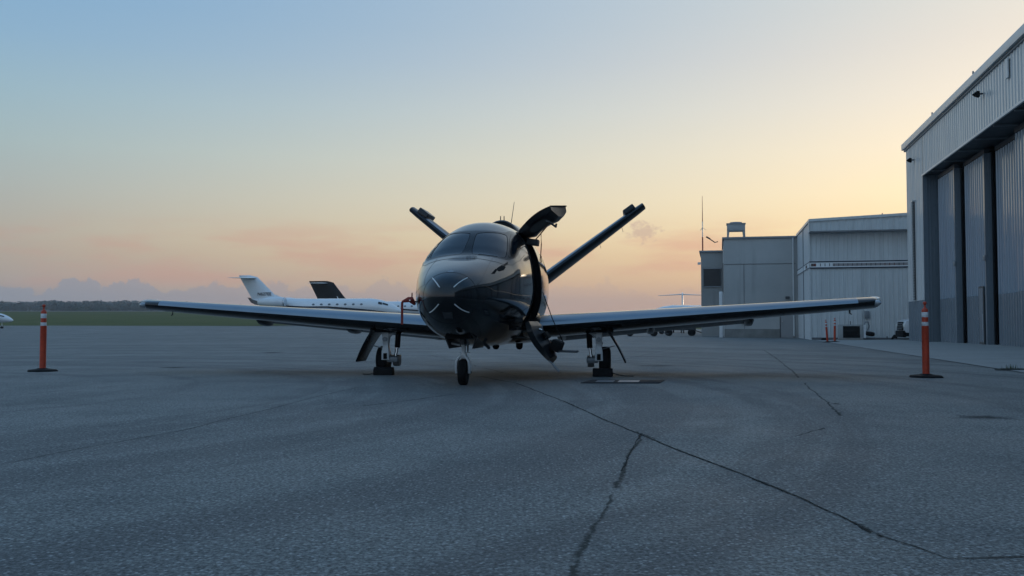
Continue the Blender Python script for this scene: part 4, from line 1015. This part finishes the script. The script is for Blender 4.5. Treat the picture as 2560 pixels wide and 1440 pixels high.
for y0, y1 in ((.1, 3.5), (3.65, 7.85)):
    MB().b(0, .09, y0, y1, 0, 6.35).build('side_sheet', mat('pale_side_cladding', (.60, .61, .61), .5, var=.06), b2)
    sb_ = MB().b(-.02, -.001, y0 + .03, y1 - .03, 3.87, 4.25).build('side_band', MATS['band_white'], b2)
    MB().b(-.03, -.021, y0 + .03, y1 - .03, 4.19, 4.235).build('navy_line', NAVY, sb_); MB().b(-.03, -.021, y0 + .03, y1 - .03, 3.885, 3.93).build('navy_line', NAVY, sb_)
MB().b(-.04, .05, 3.5, 3.65, 0, 6.38).build('downpipe', STEEL, b2)
MB().b(-.04, -.021, 1.2, 1.9, 3.98, 4.12).build('side_mark', mat('band_mark_brown', (.10, .07, .06), .6), b2)
MB().b(2.78, 3.02, -.10, .03, 1.15, 1.55).build('junction_box', STEEL, b2, bevel=.01)
MB().tube([(3.7, -.4, 6.5), (3.7, -.4, 6.75)], .03, 6).build('roof_vent', STEEL, b2)
# block building
b3 = bw('concrete_building', 'plain grey concrete block building in the middle of the row', -4.5, 8.0)
MB().b(0, 10.5, 0, 8.5, 0, 6.3).build('wall', WALLC, b3)
MB().b(.0, 4.4, -.02, -.002, 4.66, 4.70).build('wall_joint', mat('joint_grey', (.17, .17, .17), .8), b3)
MB().b(1.22, 1.25, -.02, -.002, 0, 4.65).build('wall_joint', MATS['joint_grey'], b3)
MB().b(-.10, 10.6, -.10, 8.6, 6.305, 6.42).build('roof_edge', STEEL, b3)
dr = MB().b(3.45, 4.35, -.03, -.002, .02, 2.1).build('door', mat('grey_door', (.28, .285, .29), .5), b3)
MB().b(3.40, 3.449, -.05, -.002, .02, 2.15).build('door_frame', DARKSTEEL, dr); MB().b(3.52, 3.58, -.09, -.031, 1.0, 1.06).build('door_handle', CHROME, dr)
MB().b(-.03, -.002, .3, 8.2, .05, 6.2).build('lit_side_face', mat('lit_wall_tone', (.52, .52, .51), .7, var=.1), b3)  # side face coloured paler to stand in for the light on it
sw = MB().b(-.06, -.031, 2.0, 5.2, 3.0, 4.9).build('side_window', mat('dark_window', (.02, .024, .028), .3), b3)
MB().b(-.075, -.061, 3.55, 3.65, 3.0, 4.9).build('mullion', STEEL, sw)
MB().b(-.32, -.10, .2, .42, 0, 2.95).build('bollard_column', mat('white_paint', (.68, .69, .70), .5, var=.1), b3, bevel=.03)
MB().b(1.0, 1.25, -.10, -.002, .9, 1.25).build('meter_box', STEEL, b3)
MB().b(0, 3.4, -.03, -.005, 0, .55).build('stained_base', mat('stained_base', (.20, .20, .19), .9, var=.25, vscale=1.5), b3)
MB().tube([(4.25, -.07, .1), (4.25, -.07, 6.3)], .05, 8).build('downpipe', TRIM, b3)
MB().b(3.75, 4.0, -.22, -.002, 2.45, 2.6).build('door_lamp', DARKSTEEL, b3, bevel=.02)
# rooftop cooling unit on stilts
cu = thing('cooling_unit', 'boxy rooftop cooling unit on splayed legs above the concrete building', 'cooling unit', tuple((Vector(b3.location) + Vector((1.28, 2.0, 6.43)))), -BA)
MB().b(-.58, .58, -.5, .5, .58, 1.08).build('casing', mat('unit_grey', (.33, .34, .34), .5, var=.12), cu, bevel=.015)
MB().lathe([(.42, 1.08), (.40, 1.17), (.28, 1.17), (.28, 1.10), (0, 1.10)], n=18).build('fan_shroud', STEEL, cu, True)
MB().b(-.62, .62, -.54, .54, 1.02, 1.075).build('rim', STEEL, cu)
for a in (-1, 1):
    for c in (-1, 1): MB().loft([[Vector((a * (.50 + .04 * (1 - k)) + dx_, c * .42 + dy_, .58 * k)) for dx_, dy_ in ((-.05 - .03 * k, -.04), (.05 + .03 * k, -.04), (.05 + .03 * k, .04), (-.05 - .03 * k, .04))] for k in (0, 1)]).build('leg', MATS['unit_grey'], cu)
MB().tube([(.56, -.52, .0), (.56, -.52, .6)], .02, 6).build('pipe', STEEL, cu)
# far corner block
b4 = bw('stucco_building', 'dark grey corner block with one black window and mast', -6.1, 16.5)
MB().b(0, 8, 0, 7.5, 0, 6.13).build('wall', concrete_mat('dark_stucco', (.28, .285, .28), (.35, .35, .34)), b4)
MB().b(-.12, 8, -.12, 7.6, 6.135, 6.26).build('roof_edge', STEEL, b4)
wn = MB().b(.18, 1.42, -.05, -.002, 3.65, 4.9).build('window', mat('dark_window', (.02, .024, .028), .3), b4)
for a in (.18, 1.37): MB().b(a, a + .05, -.08, -.051, 3.65, 4.9).build('frame', DARKSTEEL, wn)
MB().b(.10, 1.5, -.10, -.051, 3.58, 3.645).build('sill', STEEL, wn); MB().b(.10, 1.5, -.10, -.051, 4.905, 4.97).build('lintel', STEEL, wn)
MB().b(-.24, -.02, .1, .3, 5.25, 5.42).build('corner_lamp', GEARW, b4)
mast = thing('radio_mast', 'thin red and white radio mast on the corner block roof', 'antenna', tuple(Vector(b4.location) + Vector((.22, .4, 6.26))))
MB().tube([(0, 0, 0), (0, 0, 1.05)], .05, 8).build('lower_tube', mat('mast_red', (.30, .05, .04), .6), mast)
MB().tube([(0, 0, 1.05), (0, 0, 2.2)], .035, 8).build('middle_tube', GEARW, mast); MB().tube([(0, 0, 2.2), (0, 0, 4.1)], [.03, .014], 6).build('whip', mat('mast_red', (.30, .05, .04), .6), mast)
for a in (0, 2.1, 4.2): MB().tube([(0, 0, 1.75), (.28 * math.cos(a), .28 * math.sin(a), 1.55)], .01, 5).build('radial', STEEL, mast)
pl_ = Vector(b3.location)
fl = thing('roof_floodlight', 'angled floodlight arm reaching out from the concrete building roof edge', 'lamp', (pl_.x + .3, pl_.y + 3.0, 6.42))
MB().tube([(0, 0, 0), (-.2, 0, -.06), (-.62, -.1, .20)], .035, 6).build('arm', DARKSTEEL, fl); MB().box((-.68, -.12, .24), (.30, .16, .08), Matrix.Rotation(R(30), 3, 'Y')).build('head', DARKSTEEL, fl, bevel=.01)

# ------------------------------------------------------------------ air conditioner, pipes, van front
def bpos(s, yy): return Vector((16.2 + s * math.cos(BA) + yy * math.sin(BA), 50 - s * math.sin(BA) + yy * math.cos(BA), 0))
p = bpos(1.95, -.85); ac = thing('air_conditioner', 'boxy ground air conditioner with black grille against the white metal wall', 'air conditioner', (p.x, p.y, 0), -BA)
MB().b(-.60, .58, -.34, .34, .06, .82).build('casing', mat('unit_grey', (.33, .34, .34), .5, var=.12), ac, bevel=.02)
MB().b(-.42, .42, -.356, -.341, .12, .74).build('grille', BLACK, ac)
for i in range(9): MB().b(-.42, .42, -.366, -.357, .15 + i * .07, .158 + i * .07).build('grille_bar', DARKSTEEL, ac)
MB().b(-.66, .62, -.38, .38, 0, .055).build('pad', SLAB, ac)
MB().b(.60, .72, -.3, -.1, .12, .80).build('electrical_box', mat('white_paint', (.68, .69, .70), .5, var=.1), ac)
MB().tube([(.66, -.2, .8), (.72, -.2, .95), (.86, -.15, .95), (.92, -.1, .75), (.84, -.1, .5)], .035, 8).build('pipe', STEEL, ac, True)
MB().lathe([(0, -.28), (.10, -.24), (.12, -.1), (.12, .1), (.09, .2), (0, .22)], (.96, -.2, .33), (1, 0, -.15), 14).build('compressor', RUBBER, ac, True)
MB().tube([(.0, 0, .82), (.0, 0, 1.0)], .02, 6).build('stub_pipe', DARKSTEEL, ac)
p = bpos(4.05, -.6); sp = thing('pipe_stub', 'black pipe elbow low on the white metal wall beside the van', 'pipe', (p.x, p.y, 0), -BA)
MB().tube([(0, 0, 0), (.02, 0, .1), (.12, 0, .2), (.25, 0, .18)], [.05, .06, .10, .11], 10).build('elbow', RUBBER, sp, True); MB().tube([(-.25, 0, 0), (-.25, 0, .2)], .03, 6).build('stake', DARKSTEEL, sp)
p = bpos(-.2 + .75, -1.4); cb = thing('rubber_block', 'small black rubber block on the ground left of the orange posts', 'block', (p.x, p.y, 0), -BA)
MB().prism([(-.15, 0), (.15, 0), (.11, .11), (-.11, .11)], -.1, .1).build('block', RUBBER, cb, bevel=.01)
van = thing('parked_van', 'white van nose with black bumper poking out behind the hangar corner', 'van', (19.05, 45.3, 0), R(-12))
bodyp = [(.10, .42), (.05, .80), (.12, .98), (.35, 1.06), (1.15, 1.18), (1.9, 1.95), (2.2, 2.05), (5.2, 2.08), (5.3, .42)]
MB().prism(bodyp, -.95, .95).build('body', mat('van_white', (.62, .63, .65), .3, coat=.5, var=.05), van, bevel=.05)
MB().b(-.02, .16, -.93, .93, .20, .52).build('bumper', RUBBER, van, bevel=.05)
MB().prism([(.0, .55), (.045, .93), (.075, .95), (.075, .55)], -.62, .62).build('grille', BLACK, van)
for i in range(4): MB().b(-.006 + i * .009, .03 + i * .009, -.6, .6, .60 + i * .085, .625 + i * .085).build('grille_bar', STEEL, van)
for s_ in (-1, 1): MB().b(.03, .26, s_ * .80 - .14, s_ * .80 + .16 * (1 if s_ > 0 else .99), .66, .88).build('headlight', LENSW, van, bevel=.03)
MB().b(.26, .32, -.962, -.94, .70, .80).build('side_marker', mat('amber', (.7, .25, .03), .3), van)
for x in (.95, 4.3):
    for s_ in (-1, 1):
        tw_ = MB().lathe([(.2, -.1), (.30, -.11), (.33, -.07), (.335, 0), (.33, .07), (.30, .11), (.2, .1)], (x, s_ * .84, .335), (0, 1, 0), 24).build('tyre', RUBBER, van, True)
        MB().lathe([(0, -.06), (.2, -.08), (.2, .08), (0, .06)], (x, s_ * .84, .335), (0, 1, 0), 16).build('rim', STEEL, tw_, True)
MB().prism([(1.18, 1.2), (1.88, 1.9), (1.95, 1.9), (1.3, 1.2)], -.85, .85).build('windscreen', GLASS, van)
MB().b(.12, 5.2, -.93, .93, .24, .415).build('underbody', BLACK, van)

# ------------------------------------------------------------------ distant jets
def ell(cx, cy, cz, ry, rz, n=20): return [Vector((cx, cy + ry * math.cos(i / n * 2 * math.pi), cz + rz * math.sin(i / n * 2 * math.pi))) for i in range(n)]
def bizjet(label, loc, rz, L=27., tailmat=None, bodymat=None, reg=None, stripe=True, windows=7, engines=True, fin_h=None, group='business jets parked far off', emblem=False, accent=False, wide=0., name='business_jet'):
    """nose along +x, origin on the ground below mid fuselage"""
    t = thing(name, label, 'jet', loc, rz, group); k = L / 27.; bm_ = bodymat or JETW; tm = tailmat or JETW
    def sec(f):    # f 0 nose .. 1 tail cone
        rad = 1.22 * k * min(1, math.sin(min(f / .20, 1) * math.pi / 2) ** .62) if f < .2 else 1.22 * k * (1 - max(0, (f - .62) / .38) ** 1.8 * .86)
        cz = (2.85 - .75 * (1 - min(f / .2, 1)) ** 1.5 + 1.05 * max(0, (f - .60) / .4) ** 1.5) * k
        return max(rad, .03), cz
    X0 = 12.6 * k; FL = 24.2 * k
    def fx(f): return X0 - f * FL
    fl_ = [0, .004, .012, .025, .045, .07, .10, .14, .2, .3, .4, .5, .6, .68, .76, .84, .92, 1.]
    body = MB().loft([ell(fx(f), 0, sec(f)[1], sec(f)[0], sec(f)[0] * 1.02) for f in fl_]).build('fuselage', bm_, t, True, angle=70)
    def sp(f, a, off=.02): r_, cz = sec(f); return Vector((fx(f), (r_ + off) * math.cos(a), cz + (r_ * 1.02 + off) * math.sin(a)))
    # cockpit glazing and cabin windows on both sides
    for sd in (0, 1):
        def A(a): return a if sd == 0 else math.pi - a
        for f0, f1, a0, a1 in ((.085, .118, .50, .80), (.121, .145, .42, .78)):
            q = [sp(f0 + (f1 - f0) * u, A(a0 + (a1 - a0) * v)) for u in (0, .5, 1) for v in (0, .5, 1)]
            MB().add(q, [(0, 1, 4, 3), (1, 2, 5, 4), (3, 4, 7, 6), (4, 5, 8, 7)]).build('cockpit_window', GLASS, body)
        for i in range(windows):
            f = .25 + i * .052; ring_ = [sp(f + .0095 * math.cos(c), A(.27 + .125 * math.sin(c)), .012) for c in [j / 10 * 2 * math.pi for j in range(10)]]
            MB().add(ring_, [tuple(range(10))]).build('cabin_window', mat('jet_window', (.10, .12, .14), .2), body)
        if stripe:
            q = []; NS = 30
            for i in range(NS + 1):
                f = .09 + .80 * i / NS; a = -.62 + .55 * min(1, (f - .09) / .38) - .15 * max(0, f - .55)
                wd_ = .05 + .07 * math.sin(math.pi * i / NS); q += [sp(f, A(a - wd_), .015), sp(f, A(a + wd_), .015)]
            MB().add(q, [(2 * i, 2 * i + 2, 2 * i + 3, 2 * i + 1) for i in range(NS)]).build('stripe', JETD, body)
    # fin, tailplane
    fh = (fin_h or 7.75) * k; zr = 4.0 * k
    def fin_sec(z): f = (z - zr) / (fh - zr); return (-6.9 * k - (3.9 - wide * .8) * k * f, -(11.3 + wide) * k - (2.3 - wide * .3) * k * f)
    rings = []
    for f in (0, .25, .5, .75, .92, 1.):
        z = zr + (fh - zr) * f; le, te = fin_sec(z); le -= (.9 * k if f == 1. else 0); c = le - te; th = .055 * c
        rings.append([Vector((le - c * a, th * b_, z)) for a, b_ in ((0, 0), (.08, .7), (.3, 1), (.7, .55), (1, 0), (.7, -.55), (.3, -1), (.08, -.7))])
    fin = MB().loft(rings).build('tail_fin', tm, t, True, angle=60)
    MB().loft([[Vector((-6.0 * k, 0, zr + .05 * k)), Vector((-6.9 * k, .12 * k, zr - .2 * k)), Vector((-6.9 * k, -.12 * k, zr - .2 * k))], [Vector((-7.5 * k, 0, zr + .75 * k)), Vector((-8.0 * k, .1 * k, zr)), Vector((-8.0 * k, -.1 * k, zr))]]).build('fin_fillet', tm, fin)
    for sd in (1, -1):
        rs = []
        for f in (0, .5, 1.):
            le = -10.6 * k - 1.6 * k * f; c = (2.6 - 1.5 * f) * k; y = sd * (.05 + 4.6 * f) * k; z = fh - .42 * k - .18 * k * f
            rs.append([Vector((le - c * a, y, z + .05 * c * b_)) for a, b_ in ((0, 0), (.1, .7), (.35, 1), (1, 0), (.35, -.8), (.1, -.6))])
        MB().loft(rs).build('tailplane', JETW, fin, True, angle=60)
        # wing, low
        rs = []
        for f in (0, .5, 1.):
            le = 2.2 * k - 6.5 * k * f; c = (5.2 - 3.7 * f) * k; y = sd * (.5 + 12.4 * f) * k; z = (1.95 + .62 * f) * k
            rs.append([Vector((le - c * a, y, z + .06 * c * b_)) for a, b_ in ((0, 0), (.1, .7), (.35, 1), (1, 0), (.35, -.8), (.1, -.6))])
        MB().loft(rs).build('wing', JETW, t, True, angle=60)
        if engines:
            ec = (-5.2 * k, sd * 1.95 * k, 3.55 * k)
            en = MB().lathe([(.52 * k, .0), (.70 * k, -.12 * k), (.80 * k, -.7 * k), (.80 * k, -2.2 * k), (.60 * k, -3.9 * k), (.42 * k, -4.2 * k)], ec, (1, 0, 0), 22).build('engine', bm_, t, True, angle=60)
            MB().lathe([(.56 * k, .03 * k), (.68 * k, .05 * k), (.72 * k, -.06 * k), (.5 * k, -.1 * k)], ec, (1, 0, 0), 22).build('intake_lip', CHROME, en, True)
            MB().lathe([(.53 * k, .0), (.5 * k, -.5 * k), (0, -.5 * k)], ec, (1, 0, 0), 18).build('intake', BLACK, en, True)
            MB().b(ec[0] - 2.6 * k, ec[0] - .5 * k, min(sd * 1.0, sd * 1.3) * k, max(sd * 1.0, sd * 1.3) * k, 3.4 * k, 3.6 * k).build('pylon', bm_, en)
        # main gear
        gx, gy = -1.8 * k, sd * 1.9 * k; g = MB().tube([(gx, gy, 1.9 * k), (gx, gy, .45 * k)], .12 * k, 8).build('main_gear', GEARW, t)
        for q in (-.28, .28): MB().lathe([(0, -.12 * k), (.40 * k, -.12 * k), (.44 * k, 0), (.40 * k, .12 * k), (0, .12 * k)], (gx, gy + q * k, .44 * k), (0, 1, 0), 16).build('wheel', RUBBER, g, True)
    g = MB().tube([(9.4 * k, 0, 1.8 * k), (9.4 * k, 0, .35 * k)], .09 * k, 8).build('nose_gear', GEARW, t)
    for q in (-.2, .2): MB().lathe([(0, -.09 * k), (.27 * k, -.09 * k), (.30 * k, 0), (.27 * k, .09 * k), (0, .09 * k)], (9.4 * k, q * k, .30 * k), (0, 1, 0), 14).build('wheel', RUBBER, g, True)
    MB().tube([(2.5 * k, 0, 4.05 * k), (2.3 * k, 0, 4.45 * k)], [.07 * k, .03 * k], 6).build('blade_antenna', JETW, t)
    if reg:
        for s_ in (-1,):
            cu_ = bpy.data.curves.new('registration', 'FONT'); cu_.body = reg; cu_.offset = .014; cu_.size = .66 * k; cu_.extrude = .005; cu_.space_character = 1.05
            to = bpy.data.objects.new('registration', cu_); C.objects.link(to); bpy.context.view_layer.update()
            me = bpy.data.meshes.new_from_object(to.evaluated_get(bpy.context.evaluated_depsgraph_get())); bpy.data.objects.remove(to)
            me.materials.clear(); me.materials.append(JETD)
            ro = bpy.data.objects.new('registration', me); C.objects.link(ro); ro.parent = fin; ro.rotation_euler = (R(90), 0, 0); ro.location = (-10.35 * k, s_ * .31 * k, 4.62 * k)
    if accent:
        for s_ in (-1, 1):
            y = s_ * .62 * k
            MB().add([(-12.0 * k, s_ * .30 * k, 4.35 * k), (-11.4 * k, s_ * .36 * k, 3.55 * k), (-10.6 * k, s_ * .62 * k, 3.20 * k), (-8.8 * k, s_ * .95 * k, 3.0 * k), (-8.8 * k, s_ * .97 * k, 3.32 * k), (-10.2 * k, s_ * .70 * k, 3.75 * k), (-11.4 * k, s_ * .34 * k, 4.1 * k)], [(0, 1, 2, 3, 4, 5, 6)]).build('tail_accent', JETD, body)
    if emblem:
        MB().add([sp(.232, math.pi + .15 + .0, .03), sp(.257, math.pi + .15, .03), sp(.256, math.pi - .30, .03), sp(.243, math.pi - .42, .03), sp(.236, math.pi - .25, .03)], [(0, 1, 2, 3, 4)]).build('emblem', TAN, body)
    return t
def place(px, y): x = (px - 1280) / 2300 * y; return (x, y, gz(x, y))
GJ = 'business jets parked along the far apron'
bizjet('white business jet with registration N627EE on its tail, foremost of the far jets', place(806, 140), R(-9), 27., reg='N627EE', accent=True, group=GJ)
bizjet('white jet with black tail parked behind the N627EE jet', place(962, 172), R(-6), 27.5, tailmat=mat('jet_black_tail', (.004, .005, .007), .5, spec=.2), group=GJ, emblem=True, fin_h=7.9, wide=1.1)
bizjet('white jet nose showing just beyond the open lower door, above the wing', place(1318, 190), R(-10), 20., group=GJ)
bizjet('tiny far jet with dark swept tail behind the port wing', place(1500, 250), R(-4), 14., tailmat=JETD, group=GJ, windows=3)
bizjet('white jet facing left behind the port wing near the buildings', place(1806, 84), R(180 + 14), 17.2, group=GJ, windows=4)
bizjet('jet seen end-on, only its thin T-tail rising beside the building corner', place(1706, 98), R(-100.6), 16., group=GJ, windows=4, fin_h=7.7)
# twin turboprop nose at the left edge
tp = bizjet('white propeller plane nose peeking in at the left edge over the grass', place(-76, 100), R(-8), 11.2, group='propeller planes', windows=3, engines=False, stripe=False, name='propeller_plane')
for s_ in (-1,):
    nc = MB().lathe([(0, .95), (.12, .85), (.28, .45), (.34, 0), (.32, -1.4), (.2, -2.2)], (3.2, -1.75, 1.42), (1, 0, 0), 18).build('engine_cowl', JETW, tp, True)
    for a in (.5, .5 + 2.09, .5 + 4.19):
        d = Vector((0, math.cos(a), math.sin(a))); MB().tube([Vector((4.0, -1.75, 1.42)) + d * .12, Vector((4.0, -1.75, 1.42)) + d * .55, Vector((4.02, -1.75, 1.42)) + d * .95], [.05, .08, .04], 6).build('propeller_blade', STRIPW if a < 3 else JETD, nc, True)
# low baggage carts in front of the far jets, under the wing line
def cart(px, y, label):
    l_ = place(px, y); t = thing('baggage_cart', label, 'cart', l_, R(-5), 'low carts behind the port wing')
    MB().b(-1.1, 1.1, -.6, .6, .42, .62).build('deck', DARKSTEEL, t, bevel=.02)
    for x in (-.85, .85):
        for yy in (-.5, .5): MB().lathe([(0, -.1), (.22, -.1), (.25, 0), (.22, .1), (0, .1)], (x, yy, .25), (0, 1, 0), 16).build('wheel', RUBBER, t, True)
    for x in (-1.0, 1.0): MB().b(x - .03, x + .03, -.55, .55, .62, 1.3).build('rail', STEEL, t)
    MB().tube([(1.1, 0, .4), (1.9, 0, .15)], .04, 6).build('tow_bar', DARKSTEEL, t)
cart(1604, 66, 'dark low cart showing its wheels under the port wing, farther from the buildings')
cart(1700, 69, 'dark low cart showing its wheels under the port wing, next to the building corner')

# ------------------------------------------------------------------ dusk haze over the airfield
hz = MB().b(-2700, 2700, -700, 2700, -3, 75).build('haze', mat('haze_air', (1, 1, 1)))
hm = MATS['haze_air']; t = NT(hm.node_tree); t.n.clear()
pv_ = t.new('ShaderNodeVolumePrincipled'); pv_.inputs['Color'].default_value = (.95, .965, 1, 1); pv_.inputs['Density'].default_value = .00026; pv_.inputs['Anisotropy'].default_value = .15
t.l.new(pv_.outputs[0], t.new('ShaderNodeOutputMaterial').inputs['Volume'])
kind(hz, 'stuff')['label'] = 'thin bluish dusk haze over the airfield'
